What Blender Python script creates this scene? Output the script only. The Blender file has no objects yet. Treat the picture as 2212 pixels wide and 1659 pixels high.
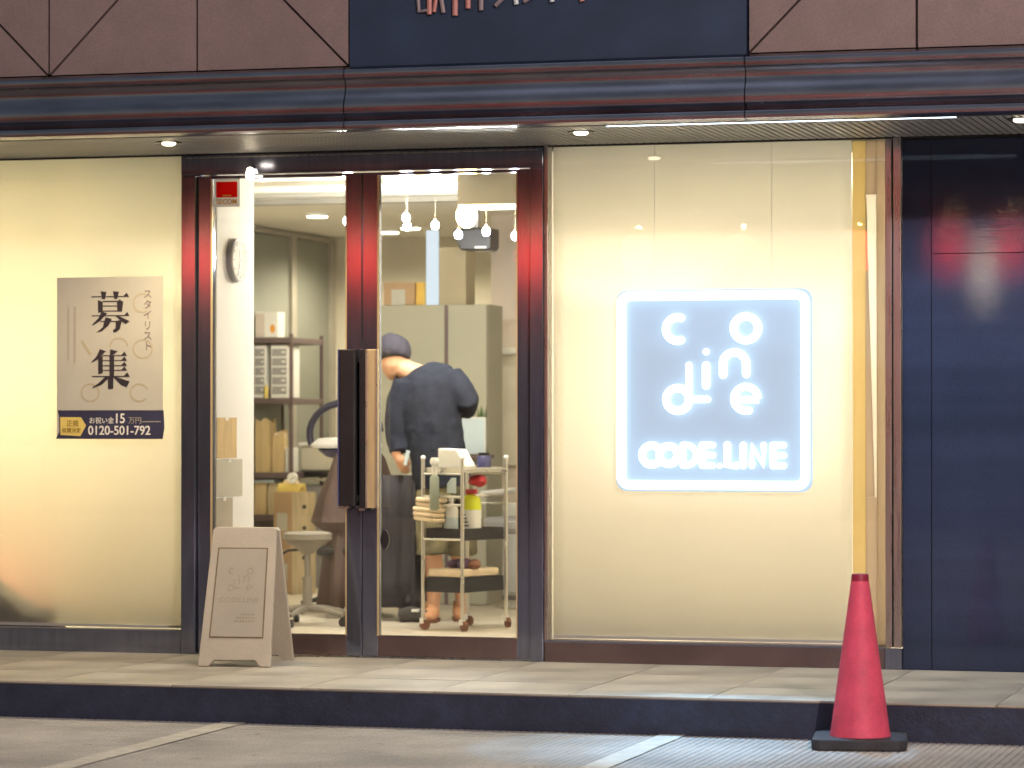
import bpy, bmesh, math, random
from mathutils import Vector, Matrix
random.seed(7)
R = math.radians
sc = bpy.context.scene
C = sc.collection

# ------------------------------------------------------------------ camera, sky, moonlight, exposure
TH = R(16.02)
cam_d = bpy.data.cameras.new('camera'); cam = bpy.data.objects.new('camera', cam_d); C.objects.link(cam)
cam.location = (4.211, -14.667, 1.33)
cam.rotation_euler = (R(90) + math.atan(72.5 / 6835), 0, TH)
cam_d.sensor_width = 36; cam_d.lens = 36 * 6835 / 2212; cam_d.clip_end = 500; cam_d.clip_start = 0.1
cam_d.dof.use_dof = True; cam_d.dof.focus_distance = 14.2; cam_d.dof.aperture_fstop = 3.2
sc.camera = cam

W = bpy.data.worlds.new('World'); sc.world = W; W.use_nodes = True
wn = W.node_tree.nodes; wl = W.node_tree.links
sky = wn.new('ShaderNodeTexSky'); sky.sky_type = 'NISHITA'; sky.sun_disc = False
sky.sun_elevation = R(0.5); sky.sun_rotation = R(0); sky.altitude = 20
bg = wn['Background']; wl.new(sky.outputs[0], bg.inputs[0]); bg.inputs[1].default_value = 0.15

sd = bpy.data.lights.new('moonlight', 'SUN'); sd.energy = 0.012; sd.angle = R(10); sd.color = (.75, .85, 1)
so = bpy.data.objects.new('moonlight', sd); C.objects.link(so); so.rotation_euler = (R(40), 0, R(-20))

sc.view_settings.view_transform = 'Standard'; sc.view_settings.look = 'None'
sc.view_settings.exposure = 1.3; sc.view_settings.gamma = 1.0; sc.view_settings.use_curve_mapping = False
sc.render.engine = 'CYCLES'
cy = sc.cycles
cy.use_denoising = True; cy.use_adaptive_sampling = True; cy.adaptive_threshold = 0.03; cy.max_bounces = 6; cy.diffuse_bounces = 3; cy.glossy_bounces = 3
cy.transmission_bounces = 6; cy.transparent_max_bounces = 16; cy.sample_clamp_indirect = 6
cy.caustics_reflective = False; cy.caustics_refractive = False; cy.blur_glossy = 0.0

# ------------------------------------------------------------------ materials
def nodes(name):
    m = bpy.data.materials.new(name); m.use_nodes = True
    nt = m.node_tree; return m, nt, nt.nodes, nt.links

def pm(name, col, rough=.55, metal=0., var=.12, scale=6., bump=.0, bscale=60., stretch=(1, 1, 1), spec=.5, grain=0, spots=0):
    """painted / plain surface: base colour broken up by noise, roughness variation, fine bump"""
    m, nt, n, l = nodes(name)
    b = n['Principled BSDF']
    tc = n.new('ShaderNodeTexCoord'); mp = n.new('ShaderNodeMapping'); mp.inputs['Scale'].default_value = stretch
    l.new(tc.outputs['Object'], mp.inputs[0])
    t = n.new('ShaderNodeTexNoise'); t.inputs['Scale'].default_value = scale; t.inputs['Detail'].default_value = 6
    l.new(mp.outputs[0], t.inputs['Vector'])
    r = n.new('ShaderNodeValToRGB')
    r.color_ramp.elements[0].position = .3; r.color_ramp.elements[1].position = .7
    r.color_ramp.elements[0].color = (*[c * (1 - var) for c in col], 1)
    r.color_ramp.elements[1].color = (*[min(1, c * (1 + var)) for c in col], 1)
    l.new(t.outputs[0], r.inputs[0])
    if grain:
        tg = n.new('ShaderNodeTexNoise'); tg.inputs['Scale'].default_value = 170; tg.inputs['Detail'].default_value = 3; l.new(tc.outputs['Object'], tg.inputs['Vector'])
        tb = n.new('ShaderNodeTexNoise'); tb.inputs['Scale'].default_value = 1.1; tb.inputs['Detail'].default_value = 8; tb.inputs['Roughness'].default_value = .7; l.new(tc.outputs['Object'], tb.inputs['Vector'])
        ad = n.new('ShaderNodeMath'); ad.operation = 'ADD'; l.new(tg.outputs[0], ad.inputs[0]); l.new(tb.outputs[0], ad.inputs[1])
        mg = n.new('ShaderNodeMapRange'); mg.inputs[1].default_value = .7; mg.inputs[2].default_value = 1.3; mg.inputs[3].default_value = 1 - grain; mg.inputs[4].default_value = 1 + grain * .6
        l.new(ad.outputs[0], mg.inputs[0])
        if spots:
            vo = n.new('ShaderNodeTexVoronoi'); vo.inputs['Scale'].default_value = spots; l.new(tc.outputs['Object'], vo.inputs['Vector'])
            ms = n.new('ShaderNodeMapRange'); ms.inputs[1].default_value = .05; ms.inputs[2].default_value = .11; ms.inputs[3].default_value = .72; ms.inputs[4].default_value = 1
            l.new(vo.outputs['Distance'], ms.inputs[0]); mm_ = n.new('ShaderNodeMath'); mm_.operation = 'MULTIPLY'; l.new(mg.outputs[0], mm_.inputs[0]); l.new(ms.outputs[0], mm_.inputs[1]); mg = mm_
        mu = n.new('ShaderNodeVectorMath'); mu.operation = 'SCALE'; l.new(r.outputs[0], mu.inputs[0]); l.new(mg.outputs[0], mu.inputs['Scale']); l.new(mu.outputs[0], b.inputs['Base Color'])
    else: l.new(r.outputs[0], b.inputs['Base Color'])
    mr = n.new('ShaderNodeMapRange'); mr.inputs[3].default_value = max(.02, rough * .85); mr.inputs[4].default_value = min(1, rough * 1.15)
    l.new(t.outputs[0], mr.inputs[0]); l.new(mr.outputs[0], b.inputs['Roughness'])
    b.inputs['Metallic'].default_value = metal; b.inputs['Specular IOR Level'].default_value = spec
    if bump:
        t2 = n.new('ShaderNodeTexNoise'); t2.inputs['Scale'].default_value = bscale; t2.inputs['Detail'].default_value = 4
        l.new(mp.outputs[0], t2.inputs['Vector'])
        bp = n.new('ShaderNodeBump'); bp.inputs['Strength'].default_value = bump; bp.inputs['Distance'].default_value = .01
        l.new(t2.outputs[0], bp.inputs['Height']); l.new(bp.outputs[0], b.inputs['Normal'])
    return m

def em(name, col, s):
    m, nt, n, l = nodes(name); n.remove(n['Principled BSDF'])
    e = n.new('ShaderNodeEmission'); e.inputs[0].default_value = (*col, 1); e.inputs[1].default_value = s
    l.new(e.outputs[0], n['Material Output'].inputs[0]); return m

def glass(name, tint=(.97, .98, .97), ior=1.5, rough=0.0, bump=0.0):
    m, nt, n, l = nodes(name); n.remove(n['Principled BSDF'])
    t = n.new('ShaderNodeBsdfTransparent'); t.inputs[0].default_value = (*tint, 1)
    g = n.new('ShaderNodeBsdfGlossy'); g.inputs['Roughness'].default_value = rough
    f = n.new('ShaderNodeFresnel'); f.inputs[0].default_value = ior
    mx = n.new('ShaderNodeMixShader')
    tx = n.new('ShaderNodeTexNoise'); tx.inputs['Scale'].default_value = 5; tc = n.new('ShaderNodeTexCoord'); l.new(tc.outputs['Object'], tx.inputs['Vector'])
    tx.inputs['Detail'].default_value = 3; tx.inputs['Roughness'].default_value = .65
    bp = n.new('ShaderNodeBump'); bp.inputs['Strength'].default_value = .03; bp.inputs['Distance'].default_value = .004
    l.new(tx.outputs[0], bp.inputs['Height']); l.new(bp.outputs[0], g.inputs['Normal'])
    l.new(f.outputs[0], mx.inputs[0]); l.new(t.outputs[0], mx.inputs[1]); l.new(g.outputs[0], mx.inputs[2])
    l.new(mx.outputs[0], n['Material Output'].inputs[0])
    return m

def glow_acrylic(name, col, ecol, es):
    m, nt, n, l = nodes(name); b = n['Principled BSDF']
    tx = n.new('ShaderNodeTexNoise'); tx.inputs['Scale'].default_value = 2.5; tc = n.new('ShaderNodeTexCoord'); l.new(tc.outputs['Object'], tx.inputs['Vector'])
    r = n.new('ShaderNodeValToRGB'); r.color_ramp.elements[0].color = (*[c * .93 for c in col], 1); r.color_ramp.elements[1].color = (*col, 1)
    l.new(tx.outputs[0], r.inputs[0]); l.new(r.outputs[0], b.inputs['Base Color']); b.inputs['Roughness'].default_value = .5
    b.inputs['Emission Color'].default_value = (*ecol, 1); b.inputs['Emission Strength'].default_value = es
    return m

def translucent(name, col, fac=.5, col2=None, var=.04):
    m, nt, n, l = nodes(name); n.remove(n['Principled BSDF'])
    d = n.new('ShaderNodeBsdfDiffuse'); t = n.new('ShaderNodeBsdfTranslucent')
    tx = n.new('ShaderNodeTexNoise'); tx.inputs['Scale'].default_value = 1.6
    tc = n.new('ShaderNodeTexCoord'); l.new(tc.outputs['Object'], tx.inputs['Vector'])
    r = n.new('ShaderNodeValToRGB')
    r.color_ramp.elements[0].color = (*[c * (1 - var) for c in col], 1); r.color_ramp.elements[1].color = (*[min(1, c * (1 + var)) for c in col], 1)
    l.new(tx.outputs[0], r.inputs[0]); l.new(r.outputs[0], d.inputs[0])
    t.inputs[0].default_value = (*(col2 or col), 1)
    mx = n.new('ShaderNodeMixShader'); mx.inputs[0].default_value = fac
    l.new(d.outputs[0], mx.inputs[1]); l.new(t.outputs[0], mx.inputs[2]); l.new(mx.outputs[0], n['Material Output'].inputs[0])
    return m

M = dict(
    concrete=pm('lot_concrete', (.48, .45, .40), .85, var=.24, scale=1.7, bump=.5, bscale=90, grain=0.36, spots=4),
    tile=pm('beige_tile', (.46, .42, .35), .5, var=.2, scale=2.5, bump=.15, bscale=120, grain=0.26, spots=5),
    tile2=pm('beige_tile_b', (.43, .395, .33), .5, var=.22, scale=2.5, bump=.15, bscale=120, grain=0.26, spots=5),
    joint=pm('tile_joint', (.2, .18, .16), .9),
    riser=pm('riser_dark', (.022, .031, .066), .6, var=.3, scale=12, bump=.3, grain=0.5),
    white_paint=pm('road_paint', (.62, .58, .49), .7, var=.12, scale=14, bump=.3, bscale=120, grain=0.25),
    panel=pm('wall_panel', (.245, .185, .185), .7, var=.07, scale=9, bump=.25, bscale=140, grain=0.22),
    panelback=pm('panel_backing', (.05, .04, .04), .9),
    navy=pm('navy_board', (.016, .038, .088), .5, var=.15, scale=4, grain=0.35),
    bronze=pm('bronze_fascia', (.24, .225, .27), .26, 1, var=.2, scale=3, stretch=(1, 1, 6)),
    steel=pm('dark_steel', (.20, .215, .29), .095, .85, var=.12, scale=8, stretch=(6, 6, .4)),
    steel_lt=pm('satin_steel', (.45, .41, .39), .28, 1, var=.1, scale=8, stretch=(6, 6, .4)),
    kick=pm('maroon_sill', (.20, .145, .15), .18, .8, var=.15, scale=5, grain=0.2),
    black=pm('black_satin', (.018, .017, .02), .3, var=.2),
    rubber=pm('rubber', (.02, .02, .022), .75, var=.2),
    slat=pm('soffit_slat', (.55, .54, .53), .45, .3, var=.08, scale=6),
    slatback=pm('soffit_backing', (.06, .06, .06), .9),
    darkwall=pm('dark_door_laminate', (.032, .043, .085), .04, 0, var=.2, scale=5, bump=.006, bscale=300, stretch=(.01, 1, 1), spec=.3, grain=0.3),
    glass=glass('pane_glass'),
    screen=translucent('screen_fabric', (.86, .84, .78), .62, (.95, .91, .82), .08),
    jamb=translucent('jamb_panel', (.66, .58, .5), .6, (.7, .6, .48)),
    yellowlit=translucent('lit_yellow_wall', (.75, .64, .40), .6, (.78, .66, .40)),
    inwall=pm('cream_wall', (.74, .69, .56), .8, var=.03, scale=2),
    inwhite=pm('white_wall', (.82, .83, .84), .75, var=.02, scale=2),
    cabcream=pm('cabinet_cream', (.40, .385, .295), .6, var=.04, scale=2),
    beige=pm('beige_card', (.45, .38, .25), .7, var=.05),
    inpink=pm('pale_wall', (.66, .58, .52), .8, var=.03, scale=2),
    green=pm('grey_green_panel', (.27, .275, .235), .7, var=.06, scale=3),
    greenfr=pm('panel_frame', (.40, .37, .31), .6),
    ceil=pm('ceiling_paint', (.76, .73, .66), .8, var=.02),
    ceil2=pm('ceiling_grey', (.45, .43, .38), .8, var=.05),
    infloor=pm('salon_floor', (.62, .55, .44), .4, var=.1, scale=4, grain=0.15),
    paper=pm('poster_paper', (.50, .485, .42), .6, var=.04, scale=5, grain=0.06),
    ink=pm('poster_ink', (.03, .022, .03), .6, var=.2),
    inkfaint=pm('poster_faint', (.43, .39, .32), .6, var=.1),
    inkghost=pm('poster_ghost', (.455, .40, .285), .6, var=.05),
    inkmid=pm('poster_grey_ink', (.27, .23, .21), .6, var=.1),
    pnavy=pm('poster_navy', (.035, .035, .075), .5, var=.15),
    pyel=pm('poster_yellow', (.72, .56, .16), .5),
    pbrown=pm('poster_olive', (.28, .2, .03), .5),
    pwhite=pm('poster_white', (.82, .8, .74), .5, var=.03),
    stred=translucent('sticker_red_film', (.75, .02, .015), .5, (.75, .02, .015)),
    stwhite=translucent('sticker_white_film', (.85, .84, .8), .4),
    red=pm('sticker_red', (.62, .02, .015), .4, var=.05),
    orange=pm('sticker_orange', (.75, .33, .05), .5),
    cone=pm('cone_red', (.78, .09, .17), .6, var=.16, scale=9, bump=.1, grain=0.16),
    conedark=pm('cone_tip', (.32, .012, .05), .5),
    conebase=pm('cone_base', (.035, .036, .042), .7, var=.3, scale=9, bump=.3, grain=0.3),
    aframe=pm('aframe_plastic', (.48, .43, .345), .55, var=.06, scale=5, bump=.15, grain=0.1),
    aframe2=pm('aframe_sheet', (.42, .38, .31), .5, var=.04, grain=0.1),
    aline=pm('aframe_line', (.20, .15, .09), .6),
    afaint=pm('aframe_print', (.34, .295, .225), .6),
    wood=pm('pale_wood', (.55, .44, .27), .55, var=.18, scale=4, stretch=(8, 8, 1)),
    card=pm('cardboard', (.46, .31, .18), .8, var=.08, grain=0.15),
    card2=pm('kraft_paper', (.62, .46, .24), .8, var=.12, scale=7, stretch=(3, 3, .6), grain=0.15),
    yellowbox=pm('amber_box', (.75, .48, .10), .6),
    whiteplas=pm('white_plastic', (.80, .79, .76), .4, var=.03),
    greyplas=pm('grey_plastic', (.32, .31, .31), .5, var=.06),
    stoolgrey=pm('stool_grey', (.21, .19, .155), .5, var=.05),
    rack=pm('rack_metal', (.16, .12, .12), .5, .4, var=.1),
    brass=pm('brushed_brass', (.66, .52, .30), .35, .5, var=.1, scale=8, stretch=(6, 6, .4)),
    chrome=pm('tan_steel', (.60, .575, .53), .28, .85, var=.05),
    skin=pm('skin', (.60, .33, .20), .55, var=.08, scale=12),
    skin2=pm('skin_warm', (.66, .34, .20), .55, var=.08, scale=12),
    shirt=pm('shirt_cloth', (.014, .018, .034), .9, var=.08, scale=6, bump=.5, bscale=25, grain=0.3),
    capcloth=pm('cap_cloth', (.04, .036, .05), .9, var=.3, scale=14, bump=.4, bscale=60),
    camo=pm('camo_cloth', (.17, .15, .085), .9, var=.55, scale=11),
    apron=pm('apron_cloth', (.034, .031, .038), .85, var=.2, scale=5, bump=.4, bscale=12, stretch=(3, 3, .5), grain=0.2),
    cape=pm('cape_cloth', (.10, .064, .054), .75, var=.12, scale=5, bump=.3, bscale=9, stretch=(2, 2, .6), grain=0.15),
    denim=pm('grey_denim', (.22, .23, .28), .9, var=.15),
    shoe=pm('shoe_dark', (.05, .045, .045), .7, var=.2),
    tan=pm('clog_tan', (.55, .27, .13), .6, var=.1),
    sole=pm('brown_sole', (.2, .08, .04), .7),
    lime=pm('lime_plastic', (.66, .70, .03), .4, var=.05),
    redplas=pm('red_plastic', (.62, .05, .06), .4, var=.08),
    pinkplas=pm('pink_letter', (.50, .22, .20), .5, var=.05),
    mauveplas=pm('mauve_letter', (.26, .21, .24), .5, var=.05),
    maroon=pm('maroon_cloth', (.20, .075, .075), .8),
    towel=pm('cream_towel', (.74, .60, .42), .95, var=.1, scale=12, bump=.6, bscale=70),
    purple=pm('purple_cloth', (.16, .09, .16), .9, var=.4, scale=18),
    sage=pm('sage_bottle', (.26, .29, .24), .4),
    paleblue=pm('pale_blue', (.58, .68, .72), .4),
    leaf=pm('leaf', (.12, .2, .06), .6, var=.3),
    hooddark=pm('hood_black', (.03, .028, .05), .35),
    hoodblue=pm('hood_navy', (.06, .06, .16), .4),
    marble=pm('white_marble', (.66, .62, .54), .4, var=.14, scale=3.5),
    acrylic=glow_acrylic('sign_acrylic', (.13, .18, .23), (.62, .74, .95), .32),  # sign panel emits on its own, standing in for the tubes' spread glow
    neon=em('neon_white', (.66, .88, 1.0), 1.7),
    led=em('led_white', (.72, .86, 1.0), 2.0),
    warm=em('lamp_warm', (1.0, .72, .32), 22.0),
    warmdisc=em('lamp_warm_disc', (1.0, .85, .6), 6.0),
    cool=em('lamp_cool', (.8, .88, 1.0), 30.0),
    lantern=em('lantern_glow', (1.0, .045, .03), 8.0),
    lanternw=em('lantern_bulb', (1.0, .7, .3), 55.0),
    orange_e=em('glow_orange', (1.0, .3, .12), 3.0),
)

# ------------------------------------------------------------------ mesh helpers
class MB:
    def __init__(s): s.v = []; s.f = []
    def add(s, vs, fs):
        o = len(s.v); s.v += [tuple(v) for v in vs]; s.f += [tuple(i + o for i in f) for f in fs]; return s
    def box(s, x0, x1, y0, y1, z0, z1, ch=0.0):
        if ch:
            a = min(ch, (x1 - x0) / 3, (y1 - y0) / 3)
            p = [(x0 + a, y0), (x1 - a, y0), (x1, y0 + a), (x1, y1 - a), (x1 - a, y1), (x0 + a, y1), (x0, y1 - a), (x0, y0 + a)]
            return s.prism(p, z0, z1)
        vs = [(x, y, z) for z in (z0, z1) for y in (y0, y1) for x in (x0, x1)]
        return s.add(vs, [(0, 2, 3, 1), (4, 5, 7, 6), (0, 1, 5, 4), (2, 6, 7, 3), (0, 4, 6, 2), (1, 3, 7, 5)])
    def prism(s, poly, z0, z1, ax='z'):
        n = len(poly)
        def mk(p, h):
            return (p[0], p[1], h) if ax == 'z' else ((p[0], h, p[1]) if ax == 'y' else (h, p[0], p[1]))
        vs = [mk(p, z0) for p in poly] + [mk(p, z1) for p in poly]
        fs = [tuple(range(n))[::-1], tuple(range(n, 2 * n))] + [(i, (i + 1) % n, n + (i + 1) % n, n + i) for i in range(n)]
        return s.add(vs, fs)
    def tube(s, path, r, n=8, closed=False, caps=True):
        P = [Vector(p) for p in path]; m = len(P); rs = r if isinstance(r, (list, tuple)) else [r] * m
        vs = []; up = None
        for i, p in enumerate(P):
            if closed: t = P[(i + 1) % m] - P[i - 1]
            else: t = P[min(i + 1, m - 1)] - P[max(i - 1, 0)]
            t.normalize()
            if up is None:
                up = Vector((0, 0, 1)) if abs(t.z) < .9 else Vector((0, 1, 0))
            u = (up - t * up.dot(t)); u.normalize(); w = t.cross(u); up = u
            for k in range(n):
                a = 2 * math.pi * k / n; vs.append(p + (u * math.cos(a) + w * math.sin(a)) * rs[i])
        fs = []
        for i in range(m if closed else m - 1):
            j = (i + 1) % m
            for k in range(n): fs.append((i * n + k, i * n + (k + 1) % n, j * n + (k + 1) % n, j * n + k))
        if caps and not closed: fs += [tuple(range(n))[::-1], tuple(range((m - 1) * n, m * n))]
        return s.add(vs, fs)
    def lathe(s, prof, c=(0, 0, 0), n=20, sy=1.0):
        vs = []
        for r, z in prof:
            for k in range(n):
                a = 2 * math.pi * k / n; vs.append((c[0] + r * math.cos(a), c[1] + r * math.sin(a) * sy, c[2] + z))
        m = len(prof); fs = []
        for i in range(m - 1):
            for k in range(n): fs.append((i * n + k, i * n + (k + 1) % n, (i + 1) * n + (k + 1) % n, (i + 1) * n + k))
        fs += [tuple(range(n))[::-1], tuple(range((m - 1) * n, m * n))]
        return s.add(vs, fs)
    def ball(s, c, r, n=12, m=8):
        rx, ry, rz = r if isinstance(r, (list, tuple)) else (r, r, r)
        prof = []
        vs = []; fs = []
        for i in range(m + 1):
            ph = math.pi * i / m
            for k in range(n):
                a = 2 * math.pi * k / n
                vs.append((c[0] + rx * math.sin(ph) * math.cos(a), c[1] + ry * math.sin(ph) * math.sin(a), c[2] - rz * math.cos(ph)))
        for i in range(m):
            for k in range(n): fs.append((i * n + k, i * n + (k + 1) % n, (i + 1) * n + (k + 1) % n, (i + 1) * n + k))
        return s.add(vs, fs)
    def mesh(s, name, mat, smooth=False):
        me = bpy.data.meshes.new(name); me.from_pydata(s.v, [], s.f)
        bm = bmesh.new(); bm.from_mesh(me); bmesh.ops.remove_doubles(bm, verts=bm.verts, dist=1e-6)
        bmesh.ops.recalc_face_normals(bm, faces=bm.faces)
        if smooth:
            for e in bm.edges:
                e.smooth = not (len(e.link_faces) == 2 and e.calc_face_angle(0) > R(40))
            for f in bm.faces: f.smooth = True
        bm.to_mesh(me); bm.free()
        me.materials.append(M[mat] if isinstance(mat, str) else mat); return me
    def build(s, name, mat, parent=None, loc=None, smooth=False, bevel=0.0, rz=0):
        o = bpy.data.objects.new(name, s.mesh(name, mat, smooth)); C.objects.link(o)
        if parent: o.parent = parent
        if loc: o.location = loc
        if rz: o.rotation_euler.z = rz
        if bevel:
            b = o.modifiers.new('bevel', 'BEVEL'); b.width = bevel; b.segments = 2; b.limit_method = 'ANGLE'
        return o

def tag(o, label=None, cat=None, group=None, kind=None):
    if label: o['label'] = label
    if cat: o['category'] = cat
    if group: o['group'] = group
    if kind: o['kind'] = kind
    return o
def empty(name, loc=(0, 0, 0), rz=0, label=None, cat=None, group=None):
    o = bpy.data.objects.new(name, None); C.objects.link(o); o.location = loc; o.rotation_euler.z = rz
    return tag(o, label, cat, group)
def struct(o): return tag(o, kind='structure')
def box(x0, x1, y0, y1, z0, z1, ch=0): return MB().box(x0, x1, y0, y1, z0, z1, ch)
def lamp(kind, parent, loc, energy, col, size=.05, rot=(0, 0, 0), spot=None, blend=.3, name='light'):
    d = bpy.data.lights.new(name, kind); d.energy = energy; d.color = col
    if kind in ('POINT', 'SPOT'): d.shadow_soft_size = size
    if kind == 'SPOT': d.spot_size = spot; d.spot_blend = blend
    if kind == 'AREA':
        d.shape = 'RECTANGLE'; d.size, d.size_y = size
    o = bpy.data.objects.new(name, d); C.objects.link(o); o.parent = parent; o.location = loc; o.rotation_euler = rot
    return o
def text(body, name, mat, parent, loc, size, sx=1.0, align='LEFT', depth=.0008, rot=(R(90), 0, 0), bold=0.0):
    cu = bpy.data.curves.new(name, 'FONT'); cu.body = body; cu.size = size; cu.align_x = align; cu.extrude = depth; cu.offset = bold
    t = bpy.data.objects.new(name, cu); C.objects.link(t)
    dg = bpy.context.evaluated_depsgraph_get()
    me = bpy.data.meshes.new_from_object(t.evaluated_get(dg)); bpy.data.objects.remove(t)
    me.materials.clear(); me.materials.append(M[mat])
    o = bpy.data.objects.new(name, me); C.objects.link(o); o.parent = parent; o.location = loc; o.rotation_euler = rot
    o.scale = (sx, 1, 1); return o
def remeshed(name, parts, mat, parent, voxel=.012, smooth=6, crease=0):
    """one continuous surface: chains of ellipsoid rings fused by a voxel remesh. parts: list of [(x,y,z,rx,ry)...] chains"""
    mb = MB()
    for ch in parts:
        P = [Vector(c[:3]) for c in ch]
        n = 14; vs = []; up = None
        for i, c in enumerate(ch):
            t = P[min(i + 1, len(P) - 1)] - P[max(i - 1, 0)]; t.normalize()
            if up is None: up = Vector((0, 1, 0)) if abs(t.y) < .8 else Vector((0, 0, 1))
            u = (up - t * up.dot(t)).normalized(); w = t.cross(u); up = u
            for k in range(n):
                a = 2 * math.pi * k / n; vs.append(P[i] + w * math.cos(a) * c[3] + u * math.sin(a) * c[4])
        fs = [(i * n + k, i * n + (k + 1) % n, (i + 1) * n + (k + 1) % n, (i + 1) * n + k) for i in range(len(P) - 1) for k in range(n)]
        fs += [tuple(range(n))[::-1], tuple(range((len(P) - 1) * n, len(P) * n))]
        mb.add(vs, fs)
    o = bpy.data.objects.new(name, mb.mesh(name, mat, False)); C.objects.link(o); o.parent = parent
    r = o.modifiers.new('fuse', 'REMESH'); r.mode = 'VOXEL'; r.voxel_size = voxel; r.use_smooth_shade = True
    s = o.modifiers.new('soft', 'SMOOTH'); s.factor = .5; s.iterations = smooth
    if crease:
        tx = bpy.data.textures.new(name + '_folds', 'CLOUDS'); tx.noise_scale = .09; tx.noise_depth = 3
        d = o.modifiers.new('folds', 'DISPLACE'); d.texture = tx; d.strength = crease; d.mid_level = .5; d.texture_coords = 'LOCAL'
    return o

FL = 0.16          # step and salon floor level
SOF = 2.635        # soffit level

# ------------------------------------------------------------------ the setting: lot, step, painted lines
lot = empty('parking_lot'); struct(lot)
g = MB()
p = .031; x = -4.2; prof = []
while x < 6.0:
    prof += [(x, 0), (x + .021, 0), (x + .0245, -.006), (x + .0275, -.006)]; x += p
a, bq = -8.5, -1.60
n = len(prof); vs = [(q[0], a, q[1]) for q in prof] + [(q[0], bq, q[1]) for q in prof]
g.add(vs, [(i, i + 1, n + i + 1, n + i) for i in range(n - 1)])
g.build('grooved_paving', 'concrete', lot)
gr = MB(); gr.add([(-120, -120, -.012), (120, -120, -.012), (120, 60, -.012), (-120, 60, -.012)], [(0, 1, 2, 3)])
struct(gr.build('ground', 'concrete'))

for x0, x1, lab in ((-.812, -.702, 'yellowish white parking line in front of the doors'), (1.145, 1.255, 'white parking line lit bluish below the neon sign')):
    m = MB()
    N = 40; vs = []
    for i in range(N + 1):
        y = -8.3 + (6.60) * i / N
        vs += [(x0 + random.uniform(-.003, .003), y, .004), (x1 + random.uniform(-.003, .003), y, .004)]
    m.add(vs, [(2 * i, 2 * i + 1, 2 * i + 3, 2 * i + 2) for i in range(N)])
    tag(struct(m.build('painted_line', 'white_paint')), lab)

pv = empty('pavement'); struct(pv)
box(-4.2, 4.2, -1.742, 7.6, -.01, FL - .012).build('riser', 'riser', pv)
tw = .60; protos = []
for k, mt in enumerate(('tile', 'tile2')):
    protos.append(box(.0025, tw - .0025, 0, .575, FL - .0075, FL, .0).mesh('tile', mt))
bedm = box(-4.2, 4.2, -1.745, -.062, FL - .012, FL - .0078).build('tile_bed', 'joint', pv)
for i in range(-7, 7):
    for j in range(3):
        o = bpy.data.objects.new('tile', protos[random.random() < .4]); C.objects.link(o); o.parent = pv
        o.location = (i * tw + .15, -1.752 + j * .5795 * 0.985, random.uniform(-.0008, .0008)); o.scale.y = .975
struct(box(-3.8, 3.6, .066, 7.5, FL - .011, FL, 0).build('salon_floor', 'infloor'))

# ------------------------------------------------------------------ building shell
bld = empty('shop_building', (0, 0, 0), label='brown panelled shop building above the glass salon front', cat='building')
YF = -1.22                                     # face of the upper wall
box(-4.3, 4.6, YF + .03, YF + .18, SOF + .2, 6.5).build('wall_backing', 'panelback', bld)
Z0, Z1, Z2 = 2.905, 3.638, 4.371
def panel(poly):
    cx = sum(q[0] for q in poly) / len(poly); cz = sum(q[1] for q in poly) / len(poly)
    s = []
    nq = len(poly)
    # inset each edge by 4.5 mm
    for i in range(nq):
        p0, p1, p2 = Vector(poly[i - 1]), Vector(poly[i]), Vector(poly[(i + 1) % nq])
        e1 = (p1 - p0).normalized(); e2 = (p2 - p1).normalized()
        n1 = Vector((-e1.y, e1.x)); n2 = Vector((-e2.y, e2.x))
        if n1.dot(Vector((cx, cz)) - p1) < 0: n1 = -n1
        if n2.dot(Vector((cx, cz)) - p1) < 0: n2 = -n2
        bs = (n1 + n2); k = .0055 / max(.2, 1 + n1.dot(n2)) * 1.0
        q = p1 + bs * k; s.append((q.x, q.y))
    MB().prism(s, YF - random.uniform(0, .0025), YF + .028, 'y').build('panel', 'panel', bld)
def cell(xa, xb, za, zb, up):
    if up: panel([(xa, za), (xb, za), (xb, zb)]); panel([(xa, za), (xb, zb), (xa, zb)])
    else: panel([(xa, za), (xb, za), (xa, zb)]); panel([(xb, za), (xb, zb), (xa, zb)])
cols = [-3.342, -2.609, -1.876, -1.143, -.41, 1.415, 2.148, 2.881, 3.614]
for i in range(len(cols) - 1):
    if cols[i] == -.41: continue
    up = i in (0, 2, 5, 7)
    cell(cols[i], cols[i + 1], Z0, Z1, up); cell(cols[i], cols[i + 1], Z1, Z2, not up)
# stepped metal fascia, three lengths with joints
prof = [(YF + .03, 2.915), (YF + .0, 2.905), (YF - .05, 2.897), (YF - .075, 2.885), (YF - .082, 2.868), (YF - .078, 2.848), (YF - .06, 2.835), (YF - .052, 2.82),
        (YF - .055, 2.79), (YF - .066, 2.765), (YF - .077, 2.738), (YF - .082, 2.712), (YF - .078, 2.69), (YF - .06, 2.678), (YF - .05, 2.668),
        (YF - .055, 2.66), (YF - .074, 2.653), (YF - .08, 2.64), (YF - .078, 2.622), (YF - .05, 2.618), (YF + .03, 2.618)]
# smooth the profile a little
for xa, xb in ((-4.3, -.4125), (-.4075, 1.4125), (1.4175, 4.6)):
    f = MB().prism(prof, xa, xb, 'x'); f.build('fascia', 'bronze', bld, smooth=True)
box(-4.3, 4.6, YF + .032, YF + .1, 2.62, 2.9).build('fascia_backing', 'panelback', bld)
# ribbed soffit
sof = box(-4.3, 4.6, YF + .03, .30, SOF + .012, SOF + .05).build('soffit', 'slatback', bld)
sl = box(0, .027, YF + .032, -.045, SOF, SOF + .011).mesh('slat', 'slat')
for i in range(218):
    o = bpy.data.objects.new('slat', sl); C.objects.link(o); o.parent = sof; o.location.x = -3.6 + i * .0362
box(-4.3, 4.6, -.043, -.02, SOF - .008, SOF + .012).build('soffit_trim', 'black', bld)
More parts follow.
